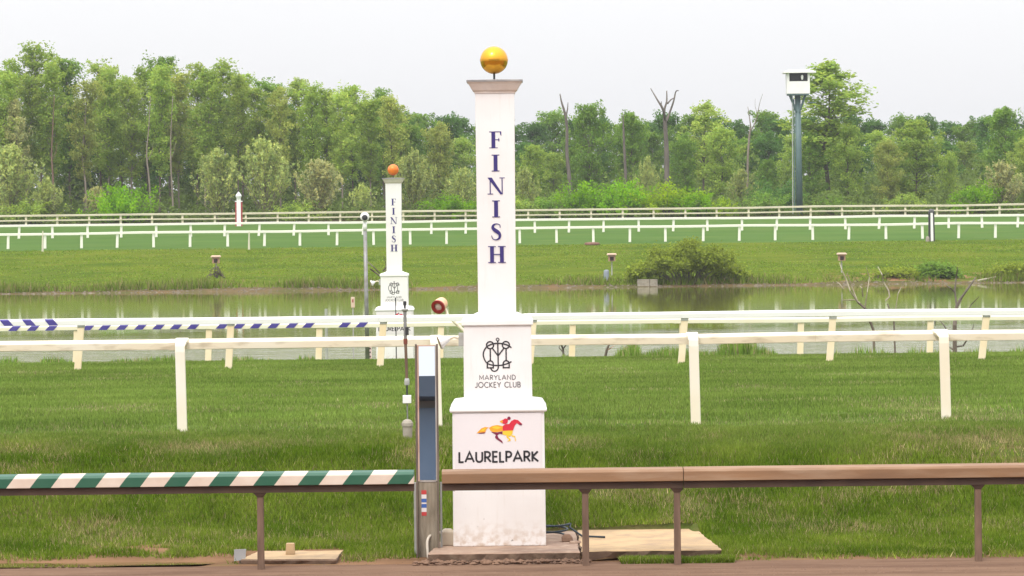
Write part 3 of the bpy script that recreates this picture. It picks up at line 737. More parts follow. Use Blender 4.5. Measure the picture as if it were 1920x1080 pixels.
# ------------------------------------------------------------------ white rails round the turf
def goose_post(x, D, zt, zg, w, m, r, lean_x=0.0, depth=0.11, lip=0.0):
    """flat post on the near side of the rail, bending back over its top"""
    mb = MB(); path = [(-.15, zg - .06), (-.15, zt - .16), (-.14, zt - .09), (-.11, zt - .035), (-.06, zt - .014), (.03, zt - .008)]
    th = .026; L = []
    for i, (y, z) in enumerate(path):
        a = path[max(i - 1, 0)]; c = path[min(i + 1, len(path) - 1)]; d = Vector((c[0] - a[0], c[1] - a[1])).normalized()
        nx = Vector((-d[1], d[0]))
        f = 1 - (z - zg) / (zt - zg); lx_ = lean_x * f
        fl = lip * max(0, (z - (zt - .09)) / .1)
        for sg in (1, -1):
            q = Vector((y, z)) + nx * th * sg * -1
            L.append((x - w / 2 + lx_ - max(0, -fl), D + q[0], q[1])); L.append((x + w / 2 + lx_ + max(0, fl), D + q[0], q[1]))
    n_ = len(path)
    for i in range(n_ - 1):
        o = i * 4; f4 = [(0, 1), (1, 3), (3, 2), (2, 0)]
        for a, c in f4: mb.f.append((o + a, o + c, o + 4 + c, o + 4 + a))
    mb.f.append((0, 1, 3, 2)); o = (n_ - 1) * 4; mb.f.append((o, o + 1, o + 3, o + 2)); mb.v = L
    return part('post', mb, m, r, bevel=.008)


def rail_section(D, zt, h=.115):
    return [(D - .055, zt - h), (D - .062, zt - .045), (D - .03, zt - .008), (D + .03, zt), (D + .09, zt - .02), (D + .10, zt - h + .01), (D + .03, zt - h - .004)]


def white_rail(D, zt, posts, joints, label, xa, xb, mrail, h=.115):
    r = thing('turf_rail', label, 'rail', (0, D, gzf(0, D)))
    ed = [xa] + joints + [xb]
    rj = random.Random(int(D * 10)); dz = 0.0
    for a, c in zip(ed[:-1], ed[1:]):
        ks = np.linspace(a + .003, c - .003, max(2, int((c - a) / 3.2)) + 1); last = len(ks) - 2
        for i in range(len(ks) - 1):
            e = rj.uniform(-.010, .010) * D / 60
            part('rail_bar', MB().prism_x(rail_section(D, zt, h), ks[i] + (.0008 if i else 0), ks[i + 1], dz, e), mrail, r, bevel=.006); dz = e
        if c < ed[-1]:
            part('rail_sleeve', MB().prism_x([(D + (y - D) * 1.0 + (-.004 if y < D else .004), z + (.004 if z > zt - .06 else -.004)) for y, z in rail_section(D, zt, h)], c - .09, c + .09, dz, dz), mrail, r)
        dz += rj.uniform(-.006, .006)
    return r


D2 = 48.0; z2 = ZW(960, 629, D2)
r2 = white_rail(D2, z2, None, [XW(x, 630, D2) for x in (-620, 330, 1290, 1765)], 'nearest white rail on goose-neck posts at the edge of the grass bank', -16, 16, CREAM, h=.135)
for x, lp_ in ((-620, 0), (-140, .04), (340, .05), (817, 0), (1300, -.03), (1768, -.09), (2245, 0)):
    xx = XW(x, 720, D2); goose_post(xx, D2, z2, gzf(xx, D2 - .15), .128, CREAMP, r2, lean_x=0.02, lip=lp_)

D3 = 80.0; z3 = ZW(960, 588, D3)
r3 = white_rail(D3, z3, None, [XW(x, 600, D3) for x in (150, 990, 1850)], 'middle white rail on slanted posts at the pond side of the turf', -26, 26, mat('white_rail_enamel', (.84, .82, .80), .4, var=(.80, .77, .74), scale=1.0), h=.145)
def slant_post(x_top, x_foot, D, zt, zg, w, m, r, cap=True):
    mb = MB().rings([(x_foot - w / 2, x_foot + w / 2, D - .04, D + .05, zg - .06), (x_top - w / 2, x_top + w / 2, D - .02, D + .06, zt)])
    po = part('post', mb, m, r, bevel=.008)
    if cap: part('post_top_shade', MB().rings([(x_top - w / 2 - .006, x_top + w / 2 + .006, D - .035, D + .065, zt - .045), (x_top - w / 2 - .006, x_top + w / 2 + .006, D - .035, D + .065, zt)]), GREYBOX, po)  # grey collar stands in for the shade on the post top
for xt, xf in ((-418, -424), (-135, -142), (152, 145), (433, 428), (719, 712), (1000, 993), (1284, 1277), (1562, 1555), (1850, 1840), (2130, 2122)):
    xx = XW(xf, 690, D3)
    slant_post(XW(xt, 605, D3), xx, D3, z3 - .147, gzf(xx, D3), .15, TANP, r3)

D4 = 98.0; z4 = ZW(960, 600.3, D4)
r4 = white_rail(D4, z4, None, [XW(x, 605, D4) for x in (400, 1270)], 'thin cream rail right at the pond edge, blue stripes at its left end', -34, 34, mat('cream_pond_rail', (.82, .78, .62), .45, var=(.80, .72, .54), scale=1.0), h=.14)
for xt in (-300, -75, 143, 391, 598, 826, 1073, 1279, 1501, 1744, 1975, 2200):
    xx = XW(xt - 1, 675, D4); slant_post(XW(xt + 1, 610, D4), xx, D4, z4 - .1445, gzf(xx, D4), .165, TANP, r4, cap=False)
BLUE = mat('blue_stripe', (.05, .035, .22), .5, var=(.07, .055, .26), scale=3)
def stripes(rail, D, zt, h, xs_, wpx, slant, ypx, xmax=None):
    yf = D - .062 - .004
    for x in xs_:
        mb = MB()
        xa = XW(x, ypx, D); w = wpx * D / F; z1_ = zt - .030; z0_ = zt - h + .002; s_ = slant * D / F
        mb.add([(xa - s_ / 2, yf + .0, z0_), (xa + w - s_ / 2, yf, z0_), (xa + w + s_ / 2, yf, z1_), (xa + s_ / 2, yf, z1_),
                (xa + w + s_ / 2 * 1.5, D - .028, zt - .0045), (xa + s_ / 2 * 1.5, D - .028, zt - .0045)], [(0, 1, 2, 3), (3, 2, 4, 5)])
        part('blue_stripe', mb, BLUE, rail)
stripes(r4, D4, z4, .14, [-124, -91, -58, -25] + [19, 54, 88] + [157, 188, 221, 255, 289, 322, 354, 408, 440, 472, 505, 539, 570, 638, 670], 16, 7, 607)
stripes(r3, D3, z3, .145, [-140, -98, -56, -14, 3.5, 45, 88][0:3] + [5, 47, 89], 17, -8, 604)


# ------------------------------------------------------------------ far fences of the backstretch
def far_fence(name, D, y_top, y_foot, first, step, label, bars, m, w=.10, wander=.0, x0=-300, x1=2230, bar_h=.15):
    zt = ZW(960, y_top, D)
    r = thing(name, label, 'fence', (0, D, gzf(0, D)))
    for (dz, hh) in bars:
        jz = {}; rq = random.Random(int(D)); xe = np.linspace(XW(x0 - 200, 400, D), XW(x1 + 200, 400, D), 24)
        for a, c in zip(xe[:-1], xe[1:]):
            part('rail_bar', MB().prism_x([(D - .05, zt - dz - hh), (D - .06, zt - dz - .02), (D - .03, zt - dz), (D + .05, zt - dz), (D + .05, zt - dz - hh)], a + .004, c - .004, jz.get(round(a, 3), 0.0), jz.setdefault(round(c, 3), rq.uniform(-.05, .05))), m, r)
    rnd = random.Random(int(D)); x = first
    while x > x0: x -= step
    base = None
    while x < x1:
        xx = XW(x, y_foot, D) + rnd.uniform(-.06, .06); zg = gzf(xx, D)
        if base is None:
            mb = MB().rings([(-w / 2, w / 2, .052, .052 + w, -.1), (-w / 2 * .9, w / 2 * .9, .052, .052 + w, 1.0)])
            base = mb.mesh('post'); base.materials.append(m)
        o = bpy.data.objects.new('post', base); link(o, r)
        o.location = (xx, 0, zg - r.location.z); o.scale = (1, 1, zt - .02 - zg)
        o.rotation_euler = (0, rnd.uniform(-wander, wander) + (wander * .5), 0)
        x += step
    return r


far_fence('backstretch_fence', 305, 426.5, 456, 1043, 68.6, 'nearest of the three far white fences, along the top of the far bank', [(0, .19)], FARW, w=.21, wander=.03)
far_fence('backstretch_fence', 328, 411.5, 437, 1003, 64.6, 'middle of the three far white fences across the backstretch turf', [(0, .19)], FARW, w=.21, wander=.06)
far_fence('backstretch_fence', 356, 392.5, 408, 991, 58.9, 'farthest fence with two cream bars in front of the trees', [(0, .18), (.50, .13)], FARC, w=.20, wander=.01)


# ------------------------------------------------------------------ small things round the near post
# slender instrument stand with a domed foot on the crest of the bank
iD = 46.2; ix = XW(764, 800, iD); ig = gzf(ix, iD)
ir = thing('timing_stand', 'slim grey instrument stand on a domed concrete foot, left of the mirror', 'instrument stand', (ix, iD, ig))
izz = lambda y: ZW(764, y, iD)
part('foot', MB().lathe((ix, iD, ig - .05), [(.058, 0), (.062, izz(800) - ig + .05), (.072, izz(799) - ig + .05), (.072, izz(793) - ig + .05), (.05, izz(788) - ig + .05), (.02, izz(786) - ig + .05)], 16), CONC3, ir)
part('rod', MB().tube([(ix + .002, iD, izz(787)), (ix, iD, izz(756))], .009, 8), STEEL, ir)
part('control_box', MB().box(ix - .055, ix + .052, iD - .04, iD + .04, izz(756), izz(741)), WHITE2, ir, bevel=.006)
part('rod', MB().tube([(ix, iD, izz(741)), (ix, iD, izz(722))], .012, 8), DARK, ir)
part('coupling', MB().lathe((ix, iD, izz(722)), [(.03, 0), (.034, .02), (.034, .06), (.024, .085)], 12), GREYBOX, ir)
part('tube', MB().tube([(ix, iD, izz(710)), (ix - .012, iD, izz(645))], .019, 10), BROWNP, ir)
part('joint', MB().tube([(ix - .012, iD, izz(645)), (ix - .013, iD, izz(635))], .026, 10), mat('red_brown_joint', (.20, .05, .03), .6), ir)
part('tube', MB().tube([(ix - .013, iD, izz(635)), (ix - .016, iD, izz(585))], .021, 10), STEEL, ir)
part('clip', MB().box(ix - .012, ix + .03, iD - .05, iD - .022, izz(628), izz(613)), DARK, ir, bevel=.004)
part('collar', MB().lathe((ix - .016, iD, izz(585)), [(.02, 0), (.042, .02), (.046, .035), (.02, .045)], 14), GREYBOX, ir)
part('sensor_head', MB().lathe((ix - .016, iD, izz(577)), [(.012, -.01), (.014, .03), (.022, .04), (.022, .075), (.015, .085)], 12), DARK, ir)

# little grey marker plate at the left slab
gx_ = P(450, 1040, 40.55); gm = thing('marker_plate', 'small square grey plate on a short stake beside the puddle', 'marker', (gx_.x, 40.55, gzf(gx_.x, 40.55) - .02))
part('plate', MB().add([(gx_.x - .066, 40.55, ZW(439, 1052, 40.55)), (gx_.x + .058, 40.56, ZW(461, 1050, 40.55)), (gx_.x + .066, 40.58, ZW(462, 1030, 40.55)), (gx_.x - .066, 40.57, ZW(438, 1031, 40.55)),
                        (gx_.x - .066, 40.57, ZW(439, 1052, 40.55)), (gx_.x + .058, 40.58, ZW(461, 1050, 40.55)), (gx_.x + .066, 40.60, ZW(462, 1030, 40.55)), (gx_.x - .066, 40.59, ZW(438, 1031, 40.55))],
                       [(0, 1, 2, 3), (7, 6, 5, 4), (0, 4, 5, 1), (1, 5, 6, 2), (2, 6, 7, 3), (3, 7, 4, 0)]), mat('grey_plate', (.40, .39, .38), .5), gm)
part('stake', MB().tube([(gx_.x, 40.585, gzf(gx_.x, 40.55) - .06), (gx_.x, 40.585, ZW(450, 1045, 40.55))], .012, 6), BARKD, gm)

# pale conduit feeding the post, dark hose and a broken brick
cz = .135
cp = [P(803, 1033, 40.9), P(801, 1018, 40.95), P(806, 1005, 41.0), P(818, 999, 41.1), P(836, 998, 41.3)]
cp[0].z = .02
cr_t = thing('conduit', 'pale bent conduit rising over the left end of the stained slab', 'conduit', (cp[0].x, 40.9, 0.0))
part('pipe', MB().tube([tuple(p) for p in catmull([tuple(p) for p in cp], 5)], .016, 8), mat('pale_conduit', (.62, .55, .45), .5), cr_t, smooth=True)
e = cp[-1]
part('cover_box', MB().rings([(e.x - .05, e.x + .09, 41.22, 41.38, cz + .001), (e.x - .05, e.x + .09, 41.22, 41.38, e.z + .01), (e.x - .02, e.x + .06, 41.25, 41.35, e.z + .04)]), mat('cover_cream', (.60, .50, .38), .6), cr_t, bevel=.01)
part('cross_pipe', MB().tube([(e.x + .08, 41.3, e.z - .01), (pc.x - .50, 41.3, e.z - .01)], .022, 8), GREYBOX, cr_t)
hq = P(1032, 1000, 42.2)
hp = [(hq.x + .16 * math.cos(a) + .006 * a, 42.15 + .2 * math.sin(a), cz + .022 + .011 * a) for a in np.linspace(0, 12.4, 44)]
hp += [(hq.x + .22, 42.0, cz + .12), (hq.x + .36, 41.9, cz + .03), (hq.x + .62, 41.85, cz + .02)]
solo('hose', MB().tube(hp, .012, 6), mat('dark_blue_hose', (.012, .026, .04), .5), (hq.x, 42.15, cz), 'dark blue hose coiled behind the right edge of the near finish post', 'hose', smooth=True)
bq = P(1070, 1010, 41.6)
br = thing('broken_brick', 'broken brown brick lying on the slab right of the near finish post', 'brick', (bq.x, 41.6, cz))
part('lump', MB().rings([(bq.x - .10, bq.x + .03, 41.5, 41.68, cz), (bq.x - .105, bq.x + .02, 41.52, 41.7, cz + .045), (bq.x - .07, bq.x - .01, 41.55, 41.66, cz + .08)]), SOILCL, br, bevel=.012)
part('shard', MB().rings([(bq.x - .02, bq.x + .12, 41.3, 41.40, cz), (bq.x - .01, bq.x + .11, 41.31, 41.39, cz + .025)]), CONC, br, bevel=.005)


# ------------------------------------------------------------------ things at the near edge of the pond
def zt_(x, y, D): return ZW(x, y, D)
kD = 101.0; kx = XW(688, 560, kD); kg = gzf(kx, kD)
kr = thing('camera_pole', 'slim grey pole with a round white camera on top, beside the far finish post', 'camera pole', (kx, kD, kg))
part('pole', MB().tube([(kx, kD, kg - .1), (kx - .03, kD, zt_(687, 433, kD))], [.062, .052], 12), STEEL, kr, smooth=True)
part('sleeve', MB().tube([(kx - .03, kD, zt_(687, 433, kD)), (kx - .03, kD, zt_(686, 415, kD))], .055, 12), WHITE2, kr, smooth=True)
part('neck', MB().tube([(kx - .03, kD, zt_(686, 415, kD)), (kx - .03, kD, zt_(686, 404, kD))], .03, 8), DARK, kr)
cb = part('camera_housing', MB().lathe((kx - .03, kD + .12, zt_(686, 406.5, kD)), [(.02, 0), (.09, -.02), (.125, -.08), (.13, -.2), (.12, -.24)][::1], 18, (0, 1, 0)), WHITE2, kr, smooth=True)
part('lens', MB().lathe((kx - .03, kD - .12, zt_(686, 408, kD)), [(.078, 0), (.08, -.01), (.02, -.02)], 16, (0, 1, 0)), DARK, cb)

sD = 106.0; sxx = XW(693, 660, sD)
sr_ = thing('depth_board', 'narrow white board with red edges and black marks below the camera pole', 'board', (sxx, sD, gzf(sxx, sD)))
part('board', MB().box(sxx - .055, sxx + .055, sD - .012, sD + .012, gzf(sxx, sD) - .1, zt_(693, 645, sD)), mat('board_pinkwhite', (.74, .62, .58), .5, var=(.60, .30, .26), scale=3), sr_)
for yy in (652, 659, 667): part('mark', MB().box(sxx - .03, sxx + .035, sD - .016, sD - .0125, zt_(693, yy + 3, sD), zt_(693, yy, sD)), BLACKP, sr_)

qD = 108.0; qx = XW(662, 600, qD)
qr = thing('small_marker', 'thin stake with a small tan box on top, left of the camera pole', 'marker', (qx, qD, gzf(qx, qD)))
part('stake', MB().tube([(qx, qD, gzf(qx, qD) - .1), (qx, qD, zt_(662, 577, qD))], .018, 6), GREYBOX, qr)
part('box', MB().box(qx - .055, qx + .055, qD - .05, qD + .05, zt_(662, 577, qD), zt_(662, 557, qD)), mat('tan_box', (.62, .47, .36), .6), qr, bevel=.01)
part('spot', MB().box(qx - .022, qx + .022, qD - .054, qD - .0505, zt_(662, 567, qD), zt_(662, 561, qD)), mat('rust_spot', (.30, .08, .06), .6), qr)
wD = 107.0; wx = XW(612, 630, wD)
solo('water_stake', MB().tube([(wx, wD, gzf(wx, wD) - .1), (wx, wD, zt_(612, 579, wD))], .045, 8), mat('pale_grey_post', (.40, .42, .36), .7, var=(.30, .32, .26), scale=3), (wx, wD, gzf(wx, wD)), 'plain pale grey stake at the pond edge left of the small boxed stake', 'stake')
tD = 99.5; tx = XW(742.5, 620, tD)
solo('thin_rod', MB().tube([(tx, tD, gzf(tx, tD) - .1), (tx, tD, zt_(743, 574, tD)), (tx, tD, zt_(743, 558, tD))], [.016, .014, .02], 6), DARK, (tx, tD, gzf(tx, tD)), 'thin dark rod in front of the far finish post', 'rod')

# tilted floodlight behind the middle rail
oD = 90.0; oc = P(823, 574, oD); og = gzf(oc.x + .9, oD)
orr = thing('flood_light', 'tilted orange floodlight with a red rim, left of the near finish post', 'floodlight', (oc.x + 1.1, oD, og))
ax = Vector((-.42, -1, -.42)).normalized(); c0 = oc - ax * .12
part('lamp_body', MB().lathe(c0, [(.09, -.12), (.145, -.10), (.165, .02), (.165, .14)], 22, ax), mat('faded_orange', (.80, .50, .30), .5, var=(.78, .42, .22), scale=4), orr, smooth=False)
part('lamp_rim', MB().lathe(c0 + ax * .1401, [(.172, 0), (.176, .02), (.176, .05), (.10, .052), (.10, .0)], 22, ax), mat('rim_red', (.26, .012, .015), .45), orr)
part('lamp_lens', MB().lathe(c0 + ax * .142, [(.098, 0), (.09, .02), (.02, .035)], 18, ax), mat('pink_lens', (.62, .42, .40), .3), orr)
part('arm', MB().tube([c0 + Vector((.10, .02, -.10)), (oc.x + .22, oD, oc.z - .25), (oc.x + .72, oD, oc.z - .72), (oc.x + 1.1, oD, og - .1)], .04, 8), CREAM, orr)


# ------------------------------------------------------------------ far markers, tower
mk = P(448, 417, 350); mg2 = gzf(mk.x, 350); s3 = 350 / F
mt = thing('furlong_post', 'white furlong post with a pointed head and red sides among the far fences', 'marker post', (mk.x, 350, mg2))
zz = lambda y: ZW(448, y, 350)
part('shaft', MB().rings([(mk.x - .20, mk.x + .20, 349.85, 350.15, mg2 - .1), (mk.x - .19, mk.x + .19, 349.87, 350.13, zz(373))]), WHITE2, mt)
for s_ in (-1, 1): part('side_board', MB().box(mk.x + s_ * .27 - .065, mk.x + s_ * .27 + .065, 349.95, 350.25, mg2 - .1, zz(379 if s_ < 0 else 377)), mat('furlong_red', (.38, .05, .05), .6), mt)
part('collar', MB().box(mk.x - .36, mk.x + .36, 349.9, 350.1, zz(378.5), zz(376.5)), WHITE2, mt)
part('head', MB().lathe((mk.x, 350, zz(374)), [(.17, 0), (.20, .10), (.29, .32), (.27, .42), (.12, .62), (.02, .74)], 10), WHITE2, mt)

bm_ = P(1747, 458, 301); bg = gzf(bm_.x, 301)
bt = thing('striped_marker', 'black marker post with a white face and round head at the near far fence', 'marker post', (bm_.x, 301, bg))
zz2 = lambda y: ZW(1746, y, 301)
part('shaft', MB().rings([(bm_.x - .26, bm_.x + .24, 300.8, 301.2, bg - .1), (bm_.x - .24, bm_.x + .22, 300.82, 301.18, zz2(398))]), mat('marker_black', (.03, .028, .03), .6), bt)
part('white_face', MB().rings([(bm_.x - .10, bm_.x + .12, 300.77, 300.80, bg), (bm_.x - .10, bm_.x + .09, 300.77, 300.815, zz2(399))]), WHITE2, bt)
part('head', MB().lathe((bm_.x - .01, 301, zz2(398)), [(.24, 0), (.25, .08), (.18, .22), (.05, .28)], 12), mat('marker_grey', (.09, .09, .09), .6), bt)
solo('sprinkler_base', MB().lathe((bm_.x - .38, 300.6, bg - .05), [(.16, 0), (.16, .3), (.12, .42), (.05, .46)], 10), CONC3, (bm_.x - .38, 300.6, bg), 'low grey stub at the foot of the black and white marker', 'stub')
for i, (x, y0_, y1_, lab) in enumerate(((80, 468, 433, 'thin pale stake on the far bank below the leftmost far trees'), (467, 468, 434, 'thin pale stake on the far bank below the red and white furlong post'))):
    q = P(x, y0_, 300); g = gzf(q.x, 300)
    solo('bank_stake', MB().tube([(q.x, 300, g - .1), (q.x, 300, g + .45), (q.x + .03, 300, ZW(x, y1_, 300))], [.10, .085, .05], 6), mat('pale_stake', (.58, .55, .42), .7), (q.x, 300, g), lab, 'stake')

toD = 368.0; tox = XW(1497, 300, toD); tog = gzf(tox, toD); st = toD / F
zt2 = lambda y: ZW(1497, y, toD)
tw = thing('patrol_tower', 'tall green steel column carrying a white lookout cabin above the trees', 'tower', (tox, toD, tog))
part('column', MB().tube([(tox + .05, toD, tog - .1), (tox, toD, zt2(178))], [.34, .29], 14), TOWERG, tw, smooth=True)
bx0, bx1 = tox - 1.12, tox + 1.15; zb0, zb1 = zt2(176), zt2(137.5)
yb0, yb1 = toD - 1.1, toD + 1.1; wz0, wz1 = zt2(153), zt2(138.5)
def wall(nm, *a): return part(nm, MB().box(*a), WHITE2, tw)
wall('wall', bx0, bx1, yb0, yb0 + .08, zb0, wz0)
wall('wall', bx0, bx0 + .22, yb0, yb0 + .08, wz0 + .002, zb1); wall('wall', bx1 - .22, bx1, yb0, yb0 + .08, wz0 + .002, zb1)
wall('wall', bx0, bx0 + .08, yb0 + .082, yb1, zb0, zb1); wall('wall', bx1 - .08, bx1, yb0 + .082, yb1, zb0, zb1); wall('wall', bx0 + .082, bx1 - .082, yb1 - .08, yb1, zb0, zb1)
part('window_glass', MB().box(bx0 + .221, bx1 - .221, yb0 + .03, yb0 + .05, wz0 + .003, zb1 - .003), mat('dark_glass', (.008, .007, .009), .25, spec=.3), tw)
part('equipment', MB().lathe((tox + .38, yb0 + .012, (wz0 + wz1) / 2), [(.07, -.24), (.12, -.1), (.13, .12), (.07, .24)], 10), WHITE2, tw)
part('roof', MB().rings([(bx0 - .35, bx1 + .6, yb0 - .4, yb1 + .3, zb1 + .002), (bx0 - .35, bx1 + .6, yb0 - .4, yb1 + .3, zb1 + .14), (bx0 + .3, bx1 - .1, yb0 + .3, yb1 - .3, zt2(131))]), WHITE2, tw)
part('floor_deck', MB().box(bx0 + .1, bx1 - .1, yb0 + .05, yb1 - .05, zb0 - .16, zb0 - .002), TOWERG, tw)
part('side_landing', MB().box(bx1 - .08, bx1 + .55, yb0 + .3, yb1 - .3, zb0 - .95, zb0 - .85), TOWERG, tw)
for s_ in (-1, 1):
    for yy in (-.8, .8): part('brace', MB().tube([(tox + s_ * .12, toD + yy * .3, zb0 - 1.9), (tox + s_ * .78, toD + yy, zb0 - .1)], .08, 6), TOWERG, tw)
part('ladder', MB().tube([(tox - .62, toD - .1, tog - .1), (tox - .55, toD - .1, zb0 - .15)], .05, 6), mat('pale_cable_pipe', (.40, .42, .38), .6), tw)
part('conduit', MB().tube([(tox - .42, toD - .05, tog - .1), (tox - .40, toD - .05, zb0 - .5)], .06, 6), TOWERG, tw)

# nest boxes on the far bank, outfall, drain lid, grey stake
for (x, y, lab) in ((405, 488, 'small tan nest box on a weedy post at the left of the far bank'), (1147, 484, 'small brown nest box on a post left of the big bank shrub'), (1578, 483, 'small brown nest box on a post right of the big bank shrub')):
    D = 268.0; q = P(x, y, D); g = gzf(q.x, D)
    nb = thing('nest_box', lab, 'nest box', (q.x, D, g), 'nest boxes along the far bank')
    part('post', MB().tube([(q.x, D + .1, g - .1), (q.x, D + .1, q.z + .1)], .05, 6), GREYBOX, nb)
    part('box', MB().box(q.x - .26, q.x + .26, D - .25, D + .2, q.z - .22, q.z + .22), BOXBR, nb)
    part('entrance', MB().box(q.x - .13, q.x + .14, D - .262, D - .2505, q.z - .18, q.z + .10), mat('dark_hole', (.025, .015, .012), .9), nb)
    part('roof', MB().rings([(q.x - .36, q.x + .36, D - .38, D + .3, q.z + .221), (q.x - .36, q.x + .36, D - .38, D + .3, q.z + .28), (q.x - .3, q.x + .3, D - .1, D + .1, q.z + .36)]), mat('box_roof', (.50, .36, .26), .8), nb)
oD2 = 261.4; oxa, oxb = XW(1195, 532, oD2), XW(1233, 532, oD2)
ot = thing('outfall_headwall', 'pale concrete outfall block at the water line below the big bank shrub', 'headwall', ((oxa + oxb) / 2, oD2, LAKE_Z - .4))
for a, c in ((oxa, oxa + .86), (oxa + .87, oxb)): part('block', MB().box(a, c - .01, oD2 - .3, oD2 + .8, LAKE_Z - .4, ZW(1213, 523.5, oD2)), CONC3, ot, bevel=.03)
hD = 263.2; hx_ = XW(1137, 520, hD); hg = gzf(hx_, hD)
solo('grey_post', MB().lathe((hx_, hD, hg - .1), [(.20, 0), (.20, .75), (.17, .84), (.05, .88)], 10), mat('blue_grey_paint', (.26, .29, .34), .7), (hx_, hD, hg), 'blunt blue-grey stub by the water left of the concrete outfall', 'stub')
dl = P(1110, 457, 301); dg = gzf(dl.x, 301)
solo('drain_lid', MB().lathe((dl.x, 301, dg), [(.62, 0), (.64, .10), (.58, .2), (.2, .24)], 14), mat('rusty_lid', (.20, .10, .07), .8), (dl.x, 301, dg), 'low rusty drain lid at the top of the far bank', 'drain lid')
dr = P(1848, 526, 261.6)
solo('driftwood', MB().tube([tuple(P(1815, 529, 261.6)), tuple(P(1838, 526, 261.6)), tuple(P(1868, 519, 262))], [.06, .10, .05], 6), BARKG, tuple(dr), 'bleached driftwood log lying on the eroded right-hand shore', 'driftwood')


# ------------------------------------------------------------------ the stand behind the photographer (seen in the mirror)
gs = thing('grandstand', 'blue-grey glazed grandstand behind the viewer, seen only in the mirror', 'grandstand', (0, -22, 0))
GST = mat('stand_wall', (.30, .30, .30), .8, var=(.25, .25, .26), scale=.2); GGL = mat('stand_glass', (.20, .28, .40), .35, var=(.12, .18, .28), scale=.35)
part('wall', MB().box(-60, 60, -30, -14.5, -.1, 8.6), GST, gs)
part('roof', MB().box(-61, 61, -30.5, -13.6, 8.61, 9.15), mat('stand_fascia', (.10, .13, .18), .6), gs)
for i in range(24):
    xa = -59 + i * 4.95
    part('window', MB().box(xa, xa + 4.6, -14.49, -14.40, 3.4, 8.4), GGL, gs); part('window', MB().box(xa, xa + 4.6, -14.49, -14.40, .4, 3.0), GGL, gs)


# ------------------------------------------------------------------ vegetation: leaves as real faces
def tint_mesh(name, V, Fq, C, per):
    """V (n*per,3) verts, faces of `per` verts each, C (n,3) colour per face"""
    n_ = len(C); me = bpy.data.meshes.new(name)
    me.vertices.add(n_ * per); me.vertices.foreach_set('co', V.astype(np.float32).ravel())
    me.loops.add(n_ * per); me.loops.foreach_set('vertex_index', np.arange(n_ * per, dtype=np.int32))
    me.polygons.add(n_); me.polygons.foreach_set('loop_start', np.arange(0, n_ * per, per, dtype=np.int32)); me.polygons.foreach_set('loop_total', np.full(n_, per, dtype=np.int32))
    at = me.color_attributes.new('tint', 'FLOAT_COLOR', 'POINT')
    cc = np.ones((n_ * per, 4), np.float32); cc[:, :3] = np.repeat(C, per, 0); at.data.foreach_set('color', cc.ravel())
    me.update(calc_edges=True); return me


def leaves(name, pos, size, C, r, up=0.35, aspect=1.6, along=None):
    """diamond leaves, random facing with an upward bias; `along` = preferred long-axis direction"""
    n_ = len(pos)
    nn = r.normal(size=(n_, 3)); nn[:, 2] = np.abs(nn[:, 2]) + up; nn /= np.linalg.norm(nn, axis=1)[:, None]
    a = r.normal(size=(n_, 3)) if along is None else along + r.normal(size=(n_, 3)) * .35
    a -= nn * (a * nn).sum(1)[:, None]; a /= np.linalg.norm(a, axis=1)[:, None] + 1e-9; b_ = np.cross(nn, a)
    s = size[:, None]; fold = nn * s * r.uniform(-.15, .25, (n_, 1))
    V = np.stack([pos - a * s * aspect / 2, pos - b_ * s / 2 + fold, pos + a * s * aspect / 2, pos + b_ * s / 2 + fold], 1).reshape(-1, 3)
    return tint_mesh(name, V, None, C, 4)


def limb(mb, p, d, L, r0, rr_, bend=.25, n_=5, sides=5, up=.12):
    pts = [np.array(p, float)]; d = np.array(d, float); d /= np.linalg.norm(d)
    for i in range(n_):
        d = d + rr_.normal(size=3) * bend / n_ + np.array([0, 0, up / n_]); d /= np.linalg.norm(d); pts.append(pts[-1] + d * L / n_)
    mb.tube(pts, [r0 * (1 - .85 * i / n_) for i in range(n_ + 1)], sides, cap=False); return pts


